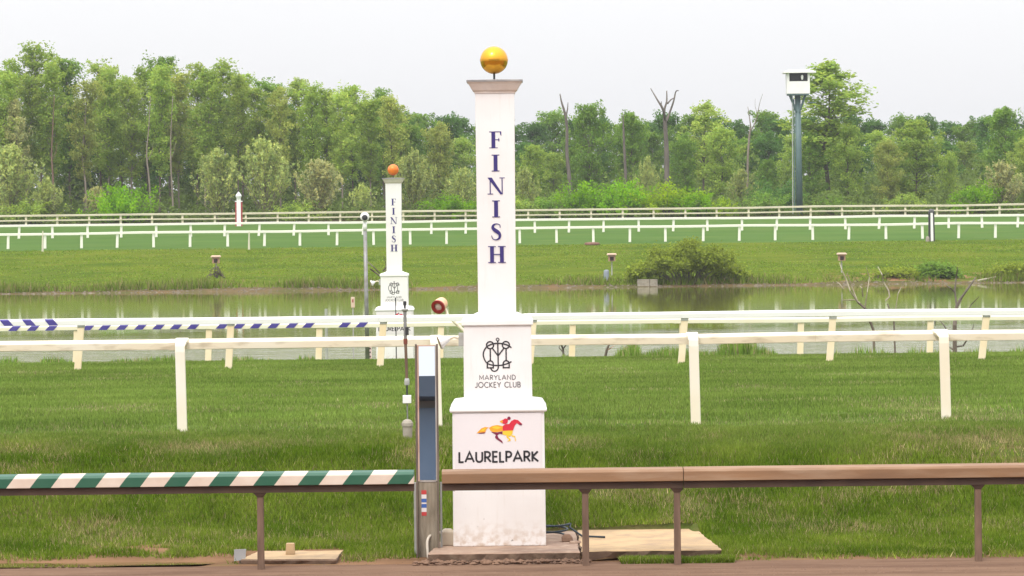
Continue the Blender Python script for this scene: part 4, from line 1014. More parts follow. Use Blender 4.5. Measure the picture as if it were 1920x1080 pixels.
def gen_tree(seed, h, style, nleaf, ls):
    r = np.random.default_rng(seed); mb = MB()
    # trunk
    tp = [np.array([0, 0, -.3])]; k = 9
    bendv = r.normal(size=2) * .02
    for i in range(1, k + 1):
        f = i / k; tp.append(np.array([bendv[0] * h * f * f + r.normal() * .012 * h * f, bendv[1] * h * f * f + r.normal() * .012 * h * f, h * .97 * f]))
    R0 = h * (.008 if style == 'wood' else .010)
    if style != 'shrub': mb.tube(tp, [R0 * (1.25 if i == 0 else (1 - .9 * i / k)) for i in range(k + 1)], 7, cap=False)
    cen = []
    def on_trunk(f): i = f * k; j = min(int(i), k - 1); return tp[j] + (tp[j + 1] - tp[j]) * (i - j)
    if style in ('wood', 'full', 'tall'):
        lo = {'wood': .30, 'full': .08, 'tall': .30}[style]; nl = {'wood': 44, 'full': 46, 'tall': 36}[style]; wr = {'wood': .125, 'full': .30, 'tall': .17}[style]
        for i in range(nl):
            f = lo + (0.96 - lo) * (i + r.random()) / nl; g = (f - lo) / (1 - lo)
            prof = {'wood': (.40 + .75 * math.sin(math.pi * min(1, g * .8 + .05))) * (1 if g < .82 else (1.2 - g) / .38), 'full': max(.12, math.sin(math.pi * (g * .86 + .14)) ** .7), 'tall': max(.15, math.sin(math.pi * (g * .8 + .2)) ** .9)}[style]
            L = h * wr * prof * r.uniform(.6, 1.25); a = i * 2.4 + r.normal() * .5; el = r.uniform(.55, 1.2) if style == 'wood' else (r.uniform(.25, .9) if style == 'tall' else r.uniform(.1, .95))
            pts = limb(mb, on_trunk(f), (math.cos(a) * math.cos(el), math.sin(a) * math.cos(el), math.sin(el)), L, R0 * (1 - f) * .55 + .02, r, .35)
            for q in (2, 3, 4, 5):
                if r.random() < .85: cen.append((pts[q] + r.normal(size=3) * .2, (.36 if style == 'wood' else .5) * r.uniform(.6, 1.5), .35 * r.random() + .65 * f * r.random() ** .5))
            for _ in range(2):     # side twigs
                j = r.integers(2, 5); dd = r.normal(size=3); dd[2] = abs(dd[2]) * .6
                pt = limb(mb, pts[j], dd, L * .45, .018, r, .3, 3, 4); cen.append((pt[-1], .38 + .3 * r.random(), r.random()))
        cen.append((tp[-1], .5, r.random()))
        if style == 'wood':        # a few dead or thin low branches
            for i in range(9):
                f = r.uniform(.12, .42); a = r.uniform(0, 6.28); limb(mb, on_trunk(f), (math.cos(a), math.sin(a), r.uniform(0, .7)), h * r.uniform(.04, .10), .03, r, .4, 4, 4)
    elif style == 'plume':
        for i in range(95):
            f = r.uniform(.03, .78); a = r.uniform(0, 6.28); g = f / .75
            el = .72 + .72 * g; L = h * (.50 * (1 - g) ** .7 + .20) * r.uniform(.75, 1.12)
            pts = limb(mb, on_trunk(f), (math.cos(a) * math.cos(el), math.sin(a) * math.cos(el), math.sin(el)), L, .045 * (1 - .5 * g), r, .25, 5, 4, up=.5)
            for q in (1, 2, 3, 4, 5): cen.append((pts[q], .15 * (1.35 - .14 * q) * h / 6.5 + .05, r.random()))
    elif style == 'shrub':
        for i in range(46):
            a = r.uniform(0, 6.28); el = r.uniform(.12, 1.5); L = h * (1.05 if el > .8 else 1.25) * r.uniform(.55, .95)
            pts = limb(mb, (math.cos(a) * .12 * h, math.sin(a) * .12 * h, 0), (math.cos(a) * math.cos(el), math.sin(a) * math.cos(el), math.sin(el)), L, .04, r, .35, 5, 4)
            for q in (2, 3, 4, 5): cen.append((pts[q], .16 * h * r.uniform(.6, 1.3), r.random()))
    cp = np.array([c[0] for c in cen]); cs = np.array([c[1] for c in cen]); ct = np.array([c[2] for c in cen])
    idx = r.integers(0, len(cen), nleaf); off = r.normal(size=(nleaf, 3)); off /= np.linalg.norm(off, axis=1)[:, None]; off *= (r.random((nleaf, 1)) ** .5) * 1.25
    off[:, 2] *= .8; pos = cp[idx] + off * cs[idx][:, None]
    if style == 'plume': pos[:, 2] += np.abs(r.normal(size=nleaf)) * .25
    keep = pos[:, 2] > .05; pos = pos[keep]; idx = idx[keep]; m_ = len(pos)
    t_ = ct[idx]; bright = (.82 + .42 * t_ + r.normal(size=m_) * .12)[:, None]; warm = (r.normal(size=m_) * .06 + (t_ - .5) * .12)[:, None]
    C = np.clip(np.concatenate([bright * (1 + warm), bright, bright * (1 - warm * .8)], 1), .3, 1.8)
    size = ls * r.uniform(.6, 1.35, m_)
    al = None
    if style == 'plume': al = np.tile(np.array([0, 0, 1.0]), (m_, 1))
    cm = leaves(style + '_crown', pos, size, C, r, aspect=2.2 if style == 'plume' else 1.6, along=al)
    return mb.mesh(style + '_trunk', smooth=True), cm, h


LM = {k: leaf_mat('leaf_' + k, c) for k, c in {
    'wood': (.330, .450, .080), 'woodl': (.390, .500, .100), 'olive': (.385, .440, .105), 'dark': (.110, .225, .045), 'mid': (.200, .330, .052),
    'pale': (.450, .520, .165), 'paleo': (.490, .500, .210), 'bright': (.210, .410, .012), 'lime': (.320, .460, .016), 'bank': (.310, .385, .050), 'under': (.140, .200, .045)}.items()}
VAR = {
    'wood': [gen_tree(100 + i, 16.0, 'wood', 8000, .155) for i in range(7)],
    'full': [gen_tree(200 + i, 12.0, 'full', 11000, .18) for i in range(5)],
    'tall': [gen_tree(300 + i, 16.0, 'tall', 6500, .19) for i in range(3)],
    'plume': [gen_tree(400 + i, 6.5, 'plume', 7500, .125) for i in range(4)],
    'shrub': [gen_tree(500 + i, 3.0, 'shrub', 5200, .14) for i in range(4)],
}


def place_tree(name, style, vi, x, y_top, D, lm, label, cat='tree', group=None, wide=1.0, bark=None, rot=None, y_ref=380, sink=0.0):
    tm, cm, h = VAR[style][vi % len(VAR[style])]
    xx = XW(x, y_ref, D); g = gzf(xx, D) - sink; s = (ZW(x, y_top, D) - g) / h
    o = bpy.data.objects.new(name, None); link(o); tag(o, label, cat, group); o.location = (xx, D, g)
    o.scale = (s * wide, s * wide, s); o.rotation_euler = (0, 0, random.uniform(0, 6.28) if rot is None else rot)
    for nm, me, m_ in (('trunk', tm, bark or BARK), ('crown', cm, LM[lm])):
        if nm == 'trunk' and len(me.vertices) == 0: continue
        if not me.materials: me.materials.append(m_)
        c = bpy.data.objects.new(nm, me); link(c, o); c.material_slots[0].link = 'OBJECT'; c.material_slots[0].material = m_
    return o


# tall open wood on the left: three rows
ORD = 'leftmost,second,third,fourth,fifth,sixth,seventh,eighth,ninth,tenth,eleventh,twelfth,thirteenth,fourteenth,fifteenth,sixteenth,seventeenth,eighteenth,nineteenth,twentieth,twenty-first,twenty-second,twenty-third,twenty-fourth,twenty-fifth,twenty-sixth,twenty-seventh,twenty-eighth,twenty-ninth,thirtieth'.split(',')
def nth(i, what): return ('leftmost' if i == 0 else ORD[i] + ' from the left') + ' of the ' + what
L_F = 'thin-trunked trees in the front row of the left wood'
L_M = 'tall trees in the second row of the left wood'
L_B = 'dim trees deep inside the left wood'
for i, (x, yt) in enumerate(((8, 130), (58, 140), (108, 118), (160, 150), (205, 135), (252, 150), (298, 122), (345, 135), (392, 128), (440, 142), (486, 165), (535, 168), (585, 158), (640, 172), (690, 185), (738, 178))):
    place_tree('wood_tree', 'wood', i, x + random.uniform(-10, 10), yt, 382 + random.uniform(-4, 5), ('wood', 'woodl', 'wood', 'olive')[i % 4], nth(i, L_F), group='front row of the left wood', bark=BARKL if i % 3 else BARK)
for i, (x, yt) in enumerate(((-40, 120), (32, 118), (84, 84), (130, 108), (182, 116), (228, 142), (272, 128), (318, 106), (368, 125), (415, 116), (462, 138), (510, 150), (560, 146), (612, 168), (662, 160), (715, 170), (752, 205))):
    place_tree('wood_tree', 'wood', i + 3, x + random.uniform(-8, 8), yt, 394 + random.uniform(-4, 5), ('woodl', 'wood', 'wood', 'mid')[i % 4], nth(i, L_M), group='second row of the left wood', bark=BARK, wide=1.1)
for i in range(22):
    place_tree('wood_tree', 'full', i, -120 + i * 42 + random.uniform(-14, 14), random.uniform(185, 235), 412 + random.uniform(-6, 14), ('mid', 'dark', 'wood')[i % 3], nth(i, L_B), group='deep inside the left wood', wide=.85)
place_tree('wood_tree', 'tall', 0, 32, 180, 379, 'paleo', 'tree with pale tan-green spring foliage at the left edge of the wood', bark=BARKL, wide=.8)

# distant wood to the right
L_R = 'dark trees in the distant wood on the right'
for i in range(30):
    x = 745 + i * 43 + random.uniform(-12, 12)
    place_tree('distant_tree', 'full', i, x, 214 + random.uniform(-8, 16), 470 + random.uniform(-12, 25), ('dark', 'mid', 'dark')[i % 3], nth(i, L_R), group='distant wood on the right', wide=.95)
for i in range(24):
    x = 770 + i * 52 + random.uniform(-14, 14)
    place_tree('distant_tree', 'full', i + 2, x, 262 + random.uniform(-18, 26), 432 + random.uniform(-8, 12), ('mid', 'dark', 'wood')[i % 3], nth(i, 'mid-height green trees before the dark right-hand wood'), group='middle row of the right wood', wide=1.0)
for (st_, vi, x, yt, D, lm, wd, lab) in (
        ('full', 0, 825, 232, 398, 'olive', .75, 'thin olive tree between the two finish posts'),
        ('full', 1, 1000, 270, 392, 'wood', .8, 'olive green tree just right of the near finish post shaft'),
        ('full', 2, 1105, 196, 405, 'mid', .8, 'pointed green tree beside the thin two-pronged dead trunk'),
        ('full', 3, 1185, 212, 410, 'mid', .85, 'rounded green tree between the two grey dead trunks'),
        ('tall', 1, 1318, 186, 396, 'woodl', 1.25, 'pale tree with thin pointed top right of the forked dead tree'),
        ('full', 4, 1355, 238, 388, 'wood', .95, 'broad olive tree in front of the pale pointed tree'),
        ('full', 0, 1285, 252, 390, 'mid', .7, 'dense green tree left of the broad olive tree'),
        ('tall', 2, 1552, 108, 385, 'wood', 1.75, 'tallest open-crowned tree right behind the lookout tower'),
        ('full', 1, 1590, 232, 383, 'wood', .85, 'leafy tree low to the right of the lookout tower'),
        ('full', 2, 1520, 250, 384, 'mid', .8, 'leafy green tree just behind the lookout tower column'),
        ('full', 3, 1718, 226, 382, 'wood', 1.15, 'big rounded olive tree above the black and white marker'),
        ('full', 4, 1665, 262, 380, 'olive', .8, 'olive tree touching the left side of the big rounded one'),
        ('full', 0, 1780, 285, 379, 'wood', .7, 'smaller olive tree at the right side of the big rounded one'),
        ('full', 1, 1890, 200, 392, 'mid', .9, 'tall green tree at the right edge of the picture'),
        ('full', 2, 1925, 260, 380, 'woodl', .9, 'pale green tree cut by the right edge of the picture'),
        ('full', 3, 1440, 300, 386, 'mid', .8, 'low green tree left of the lookout tower')):
    place_tree('broadleaf_tree', st_, vi, x, yt, D, lm, lab, wide=wd)

# pale upswept saplings
for (vi, x, yt, D, lm, wd, lab) in (
        (0, 18, 276, 372, 'pale', 1.25, 'big pale upswept sapling at the left edge behind the far fence'),
        (1, 88, 338, 371, 'pale', 1.2, 'smaller pale sapling right of the big one at the left edge'),
        (2, 408, 283, 372, 'pale', 1.1, 'first pale upswept sapling, left of the furlong post'),
        (3, 497, 262, 373, 'pale', 1.0, 'tallest of the pale upswept saplings, right of the furlong post'),
        (0, 598, 303, 372, 'paleo', 1.25, 'broad tan-green sapling left of the camera pole'),
        (1, 775, 288, 374, 'pale', .95, 'pale sapling just right of the far finish post'),
        (2, 868, 318, 373, 'pale', 1.0, 'pale sapling close to the left of the near finish post'),
        (3, 985, 318, 374, 'pale', .9, 'pale sapling close to the right of the near finish post'),
        (0, 182, 352, 375, 'paleo', 1.1, 'thin pale sapling behind the bright green shrub'),
        (1, 1215, 300, 376, 'pale', .7, 'narrow pale sapling below the forked dead tree'),
        (2, 1390, 320, 378, 'pale', 1.0, 'pale sapling in front of the broad olive tree'),
        (3, 1880, 305, 372, 'paleo', 1.3, 'broad pale sapling near the right edge behind the far fence'),
        (1, 680, 348, 372, 'pale', 1.1, 'low pale sapling behind the camera pole')):
    place_tree('sapling', 'plume', vi, x, yt, D, lm, lab, cat='sapling', wide=wd, bark=BARKL)

# bright shrubs behind the far fence
for (vi, x, yt, D, lm, wd, lab) in (
        (0, 228, 343, 369, 'bright', .85, 'vivid green round shrub alone behind the left part of the far fence'),
        (1, 848, 362, 370, 'bright', 1.2, 'green shrub behind the far fence left of the near finish post'),
        (2, 1030, 366, 370, 'mid', 1.1, 'dull green shrub right of the near finish post'),
        (3, 1085, 344, 371, 'bright', 1.0, 'bright shrub at the foot of the two-pronged dead trunk'),
        (0, 1165, 334, 370, 'bright', .95, 'largest yellow-green shrub between the dead trunks'),
        (1, 1248, 338, 370, 'lime', 1.0, 'yellow-green shrub below the forked dead tree'),
        (2, 1305, 356, 369, 'bright', 1.1, 'green shrub right of the yellow-green pair'),
        (3, 1355, 372, 368, 'lime', .8, 'small yellow-green shrub below the broad olive tree'),
        (0, 1438, 358, 370, 'mid', 1.0, 'green shrub left of the lookout tower column'),
        (1, 1455, 332, 376, 'dark', .8, 'dark green shrub behind the green one by the tower'),
        (2, 1838, 342, 370, 'bright', 1.0, 'bright green shrub behind the far fence near the right edge'),
        (3, 1560, 368, 370, 'mid', 1.1, 'low shrub right of the lookout tower column'),
        (0, 1700, 362, 371, 'wood', 1.2, 'low olive shrub behind the black and white marker'),
        (1, 960, 362, 371, 'wood', 1.2, 'low olive shrub hidden partly by the near finish post'),
        (2, 60, 372, 370, 'wood', 1.3, 'low olive shrub under the big pale sapling at the left'),
        (3, 560, 378, 370, 'wood', 1.3, 'low olive shrub between the pale saplings')):
    place_tree('shrub', 'shrub', vi, x, yt, D, lm, lab, cat='shrub', wide=wd, sink=.1)

# undergrowth on the woodland floor
ru = np.random.default_rng(11); nU = 100000
ux = ru.uniform(-80, 80, nU); uD = ru.uniform(366.5, 440, nU); cl_ = fbm(ux * .35 + 3, uD * .3 + 8)
uh = np.clip((cl_ - .30) * 10.0, .3, 4.6) * (.45 + 1.1 * np.clip((uD - 367) / 45, 0, 1)); uz = gz(ux, uD) + uh * ru.random(nU) ** .7
ub = (.6 + .8 * cl_ + ru.normal(size=nU) * .12)[:, None]
um = leaves('undergrowth', np.stack([ux, uD, uz], 1), ru.uniform(.18, .38, nU), np.clip(ub * np.array([[1.0, 1, 1]]), .3, 1.7), ru)
structure('undergrowth', um, LM['under'], 'stuff', 'dim undergrowth on the floor of the wood behind the far fence', 'undergrowth')


# dead standing trunks
def snag(name, D, paths, label, m=BARKD, cat='dead tree'):
    p0 = P(*paths[0][0][:2], D); g = gzf(p0.x, D)
    r = thing(name, label, cat, (p0.x, D, g - .1))
    for i, path in enumerate(paths):
        pts = [P(q[0], q[1], D + (q[3] if len(q) > 3 else 0)) for q in path]
        if i == 0: pts[0].z = g - .1
        pts = [tuple(p) for p in catmull([tuple(p) for p in pts], 3)]
        rad = [p[0] * .8 for p in catmull([(q[2] * D / F / 2,) for q in path], 3)]
        part('trunk' if i == 0 else 'branch', MB().tube(pts, rad, 7), m, r, smooth=True)
    return r


snag('dead_tree', 383, [[(1071, 390, 13), (1068, 340, 10), (1063, 290, 8), (1063, 240, 7), (1059, 212, 6), (1053, 192, 4), (1050, 176, 2.5)], [(1061, 218, 5), (1064, 205, 3), (1065, 192, 1.5)]], 'thin dead trunk with two short prongs right of the near finish post')
snag('dead_tree', 384, [[(1250, 390, 14), (1250, 300, 12), (1248, 250, 10), (1246, 222, 9)], [(1247, 226, 7), (1243, 205, 6, -1), (1233, 188, 4, -1), (1220, 166, 2)], [(1246, 226, 6), (1246, 205, 5), (1250, 190, 4), (1250, 170, 2.5)], [(1249, 228, 6), (1256, 210, 5, 1), (1263, 190, 4, 1), (1267, 172, 3, 1), (1272, 170, 2)], [(1251, 195, 4), (1258, 187, 3), (1264, 184, 2)], [(1242, 204, 4), (1240, 196, 2.5), (1240, 190, 1.5)]], 'forked dead tree with bare antler-like branches above the right-hand wood')
snag('dead_tree', 386, [[(1174, 390, 9), (1173, 330, 7), (1170, 270, 6), (1169, 235, 4), (1168, 215, 2)]], 'straight grey dead trunk between the two branching dead trees')
snag('dead_tree', 381, [[(1400, 350, 6), (1402, 300, 5.5), (1405, 255, 5), (1407, 235, 3), (1402, 200, 1.2)], [(1406, 248, 3), (1418, 225, 2), (1424, 195, 1.3), (1430, 176, .8)], [(1421, 215, 1.2), (1416, 200, .8), (1416, 185, .6)]], 'pale slender dead tree with wispy top left of the lookout tower', m=BARKL)
for i, (x, D, lab) in enumerate(((158, 378, 'crooked pale trunk standing behind the vivid green shrub'), (98, 377, 'thick reddish trunk at the left of the wood'), (278, 377, 'pair-like straight pale trunk right of the vivid green shrub'), (320, 378, 'thin pale trunk left of the first pale sapling'))):
    snag('bare_trunk', D, [[(x + 6, 392, 5), (x + 2, 340, 4.2), (x - 4 + 3 * i % 5, 290, 3.6), (x + 1, 240, 2.6), (x + 4, 180, 1.4)], [(x - 1, 300, 1.6), (x + 7, 285, 1.2), (x + 9, 268, .7)]], lab, m=BARKL if i != 1 else mat('reddish_bark', (.22, .13, .09), .9, var=(.14, .09, .07), scale=2), cat='trunk')

# bank shrubs on the far shore
def bank_bush(name, x0, x1, y_top, y_bot, D, nleaf, ls, lm, label, seed, depth=2.5):
    r = np.random.default_rng(seed); a = P(x0, y_bot, D); c = P(x1, y_bot, D); t0 = ZW((x0 + x1) / 2, y_top, D); g = gzf((a.x + c.x) / 2, D)
    o = thing(name, label, 'shrub', ((a.x + c.x) / 2, D, g - .1)); w = (c.x - a.x) / 2; hh = t0 - g; cx = (a.x + c.x) / 2
    mb = MB(); cen = []
    for i in range(70):
        an = r.uniform(-1, 1); dy = r.uniform(-1, 1) * math.sqrt(max(0, 1 - an * an)); hgt = math.sqrt(max(.05, 1 - an * an - dy * dy * .6))
        tip = np.array([cx + an * w * 1.0, D + dy * depth, g + hh * hgt * r.uniform(.45, 1.0)])
        p0 = np.array([cx + an * w * .35, D + dy * depth * .4, g - .1]); mid = (p0 + tip) / 2 + np.array([0, 0, .25])
        pts = catmull([p0, mid, tip, tip + np.array([an * .5, -.2, -.25])], 3); mb.tube(pts, [.035 * (1 - .8 * j / len(pts)) for j in range(len(pts))], 4, cap=False)
        for q in pts[3:]: cen.append((q, r.random()))
    cp = np.array([q[0] for q in cen]); ct = np.array([q[1] for q in cen]); idx = r.integers(0, len(cen), nleaf)
    pos = cp[idx] + r.normal(size=(nleaf, 3)) * np.array([.26, .26, .20]); k_ = pos[:, 2] > np.maximum(gz(pos[:, 0], pos[:, 1]), LAKE_Z) + .05; pos = pos[k_]; idx = idx[k_]
    br_ = (.75 + .5 * ct[idx] + r.normal(size=len(pos)) * .12)[:, None]; C = np.clip(br_ * np.array([[1.0, 1, 1]]), .3, 1.7)
    part('stems', mb, BARK, o)
    me = leaves('foliage', pos - np.array([o.location]), ls * r.uniform(.6, 1.4, len(pos)), C, r); me.materials.append(LM[lm])
    f = bpy.data.objects.new('foliage', me); link(f, o); return o


bank_bush('bank_shrub', 1190, 1386, 450, 542, 262.6, 15000, .14, 'bank', 'big rounded olive shrub overhanging the far shore', 21)
bank_bush('bank_shrub', 1728, 1788, 492, 532, 263.5, 2200, .17, 'mid', 'small dark green shrub on the eroded right-hand shore', 22, 1.2)
bank_bush('bank_shrub', 1640, 1720, 512, 535, 263.0, 1800, .15, 'bank', 'low scrubby shrub left of the small dark green one on the shore', 23, 1.0)
bank_bush('bank_shrub', 1850, 1960, 500, 534, 263.5, 2400, .17, 'bank', 'scrubby shrub on the far shore at the right edge', 24, 1.2)
bank_bush('bank_shrub', 398, 412, 494, 520, 267.5, 160, .10, 'bank', 'thin weeds round the post of the left nest box', 25, .5)


# eroded shore: stones and tussocks along the water line
rs = np.random.default_rng(31); sp_ = []
for _ in range(1500):
    x = rs.uniform(-45, 45); D = rs.normal(261.0, .35); w = fbm(np.array([x * .12]), np.array([5.0]))[0]
    if rs.random() < w * 1.3: sp_.append((x, D, max(gzf(x, D), LAKE_Z) + .0, rs.uniform(.03, .12)))
clods('shore_stones', sp_, ROCK, 'grey and brown stones along the far water line', 'stones')


# ------------------------------------------------------------------ grass blades
def blades(name, x, D, hgt, wid, C, r, m, label, leanmax=.5, bend=True):
    n_ = len(x); z = gz(x, D); an = r.uniform(0, 6.28, n_); ln = r.uniform(0, leanmax, n_) * hgt; la = r.uniform(0, 6.28, n_)
    dx, dy = np.cos(an) * wid / 2, np.sin(an) * wid / 2
    a = np.stack([x - dx, D - dy, z - .005], 1); b_ = np.stack([x + dx, D + dy, z - .005], 1); c = np.stack([x + np.cos(la) * ln, D + np.sin(la) * ln, z + hgt], 1)
    me = tint_mesh(name, np.stack([a, b_, c], 1).reshape(-1, 3), None, C, 3)
    return structure(name, me, m, 'stuff', label, 'grass')


GM = leaf_mat('grass_blade', (1, 1, 1), .3, objvar=0.0)
rg = np.random.default_rng(41)
def grass_colour(x, D, dry, r, base=(.098, .178, .012), lite=(.235, .315, .040), tan=(.46, .37, .19)):
    n_ = len(x); t_ = np.clip(fbm(x * 1.1 + 4, D * 1.1 + 1) * 1.8 - .4 + r.normal(size=n_) * .22, 0, 1)[:, None]
    C = np.array(base) * (1 - t_) + np.array(lite) * t_
    d_ = (r.random(n_) < dry)[:, None]; tn = np.array(tan) * r.uniform(.6, 1.25, (n_, 1))
    C = np.where(d_, tn, C); return C * r.uniform(.55, 1.3, (n_, 1))


# the rough bank
nb_ = 560000; x = rg.uniform(-8.2, 8.2, nb_); D = rg.uniform(40.5, 47.4, nb_)
foot = 41.5 + (fbm(x * .9 + 5, x * 0 + 3.3) - .5) * .9
foot = np.where(x > 2.2, 40.72 + (fbm(x * 1.5 + 5, x * 0 + 8.3) - .5) * .8, foot); foot = np.where((x > -3.2) & (x < -1.1), 41.0 + (fbm(x * 2 + 5, x * 0 + 1.3) - .5) * .7, foot)
onslab = ((x > xs0 - .03) & (x < xs2 + .01 - .16 * (D - 40.42) / 2.58) & (D < 42.93) & (D > 40.33)) | ((x > xl0 - .02) & (x < xl1 + .03) & (D < 41.5) & (D > 40.4))
pn = fbm(x * .8 + 30, D * 1.2 + 12)
thin = np.clip((D - foot) / .35, 0, 1); bare = np.clip((pn - .66) * 8, 0, .85)
stray = (D > np.where(x < -3.2, 41.2, 40.42)) & (fbm(x * 2.2 + 60, D * 2.2) > .52) & ((D - 40.4) * .9 > rg.random(nb_) * .8) & ~((x < -3.2) & (D > 40.55) & (D < 41.2))
keep = (((rg.random(nb_) < thin) & (rg.random(nb_) > bare)) | stray) & ~onslab & ~((np.abs(x - (mx0 + mx1) / 2) < .14) & (np.abs(D - mD) < .08))
x, D, pn = x[keep], D[keep], pn[keep]
crest = np.exp(-((D - 45.9) / .5) ** 2) * np.clip((fbm(x * .6 + 2, D * .8) - .36) * 4, 0, 1); footd = np.exp(-((D - 42.5) / .5) ** 2) * np.clip((fbm(x * 1.3 + 12, D * 1.5) - .45) * 5, 0, 1)
dry = np.clip(.03 + .36 * crest + .16 * footd + np.clip((pn - .60) * 1.8, 0, .35), 0, .9)
hg = (.045 + .06 * fbm(x * 1.7, D * 1.7)) * rg.uniform(.5, 1.3, len(x)) * np.where(D < 42.2, .75, 1.0) * np.where(D > 45.5, .75, 1)
Cb = grass_colour(x, D, dry, rg); Ct = grass_colour(x, D, dry, rg, (.150, .235, .038), (.225, .300, .060))
wt = np.clip((D - 45.2 + (fbm(x * .8 + 77, D * .9) - .5) * 2.4) / 1.6, 0, 1)[:, None]; Cb = Cb * (1 - wt) + Ct * wt
blades('bank_grass', x, D, hg, rg.uniform(.007, .014, len(x)), Cb, rg, GM, 'rough green grass on the bank behind the track rails', .9)

# lush tufts in front of the right-hand slab and along the verge
nv = 42000; x = np.concatenate([rg.uniform(XW(1165, 1050, 40.3), XW(1375, 1050, 40.3), nv // 3), rg.uniform(XW(1350, 1050, 40.5), 7.5, nv // 3), rg.uniform(-6.8, XW(800, 1050, 40.5), nv // 3)])
D = np.concatenate([rg.uniform(40.14, 40.38, nv // 3), 40.3 + rg.random(nv // 3) ** .7 * 1.2, 41.15 + rg.random(nv // 3) ** .6 * .7])
k = (fbm(x * 2.6 + 90, D * 3.0 + 4) > np.where(x < 0, .50, .42)) & ~((x > xl0 - .02) & (x < xl1 + .03) & (D < 41.5) & (D > 40.4)); x, D = x[k], D[k]
blades('verge_grass', x, D, rg.uniform(.03, .085, len(x)), rg.uniform(.007, .014, len(x)), grass_colour(x * 2, D * 2, np.full(len(x), .10), rg, (.13, .23, .016), (.30, .36, .06)), rg, GM, 'lush short tufts growing out of the soil along the track edge', 1.0)

# mown turf course, blades widening with distance
nt_ = 640000; u = rg.random(nt_); D = 47.3 * (96.5 / 47.3) ** u; x = rg.uniform(-1, 1, nt_) * (.165 * D + 1.0)
band = .5 + .5 * np.sin(D * 2.1 + 3 * fbm(x * .05, D * .1)); dryt = np.clip((fbm(x * .5 + 70, D * .35 + 9) - .6) * 1.6, 0, .35) + .02 + .12 * np.exp(-((D - 48) / .8) ** 2)
C = grass_colour(x * .5, D * .35, dryt, rg, (.158, .240, .044), (.220, .300, .064), (.38, .34, .17)) * ((.93 + .14 * band) * (.74 + .52 * fbm(x * .33 + 5, D * .22 + 2, 5)))[:, None]
blades('turf_grass', x, D, rg.uniform(.03, .065, nt_) * (1 + .1 * (D - 47) / 20), rg.uniform(.010, .018, nt_) * D / 47, C, rg, GM, 'short mown grass of the turf course', .6)

# rank grass along the far water line
rw = np.random.default_rng(61); nw = 16000; x = rw.uniform(-48, 48, nw); D = 261.3 + np.abs(rw.normal(0, 1.3, nw)); f = fbm(x * .22 + 9, x * 0 + 4.0)
k = rw.random(nw) < np.clip((f - .33) * 3, .05, 1); x, D, f = x[k], D[k], f[k]
C = np.array((.17, .24, .03)) * rw.uniform(.5, 1.4, (len(x), 1)); C = np.where((rw.random(len(x)) < .25)[:, None], np.array((.34, .28, .13)) * rw.uniform(.6, 1.1, (len(x), 1)), C)
blades('shore_grass', x, D, (.15 + .75 * np.clip(f - .3, 0, 1)) * rw.uniform(.5, 1.4, len(x)), rw.uniform(.05, .11, len(x)), C, rw, GM, 'rank grass and weeds along the far water line', .6)

# tufts over the far bank, in clumps of their own green
nf = 60000; u = rw.random(nf); D = 262.0 + 40 * u; x = rw.uniform(-50, 50, nf); f = fbm(x * .16 + 21, D * .22 + 7, 5); f2 = fbm(x * .6 + 1, D * .7 + 2)
k = rw.random(nf) < np.clip((f - .30) * 2.6, .12, 1); x, D, f, f2 = x[k], D[k], f[k], f2[k]
t_ = np.clip((f2 - .3) * 2.2 + rw.normal(size=len(x)) * .2, 0, 1)[:, None]; C = (np.array((.150, .245, .025)) * (1 - t_) + np.array((.235, .315, .045)) * t_) * rw.uniform(.8, 1.2, (len(x), 1))
blades('far_bank_grass', x, D, rw.uniform(.03, .11, len(x)), rw.uniform(.10, .20, len(x)), C, rw, GM, 'tufted grass over the far bank', .9)

# weeds and reeds at the pond edge
def reeds(name, x0, x1, D, n_, h0, h1, label, seed, colr=(.17, .27, .045)):
    r = np.random.default_rng(seed); xa, xb = XW(x0, 660, D), XW(x1, 660, D)
    x = r.uniform(xa, xb, n_); d = D + r.uniform(-1.5, 1.5, n_); f = fbm(x * .9 + seed, d * .5); h_ = (h0 + (h1 - h0) * f) * r.uniform(.5, 1.25, n_) * np.clip(np.minimum(x - xa, xb - x) / 1.6, .12, 1) * np.clip((fbm(x * 1.6 + seed * 3, x * 0 + 2.0) - .22) * 2.6, .40, 1.15)
    C = np.array(colr) * r.uniform(.6, 1.5, (n_, 1)); dd = (r.random(n_) < .16)[:, None]; C = np.where(dd, np.array((.45, .38, .20)) * r.uniform(.7, 1.2, (n_, 1)), C)
    return blades(name, x, d, h_, r.uniform(.02, .05, n_), C, r, GM, label, .35)
reeds('pond_reeds', 1120, 1470, 103.5, 6000, .35, 1.15, 'green reeds and weeds at the pond edge below the right-hand rails', 51)
reeds('pond_reeds', 1470, 2100, 103.5, 2500, .1, .45, 'sparse weeds at the pond edge towards the right', 52)
reeds('pond_reeds', -150, 700, 99.5, 5000, .10, .28, 'low weeds along the left pond edge behind the turf', 53)
reeds('pond_reeds', 1000, 1120, 103.5, 900, .1, .5, 'thin weeds at the pond edge right of the near finish post', 54)

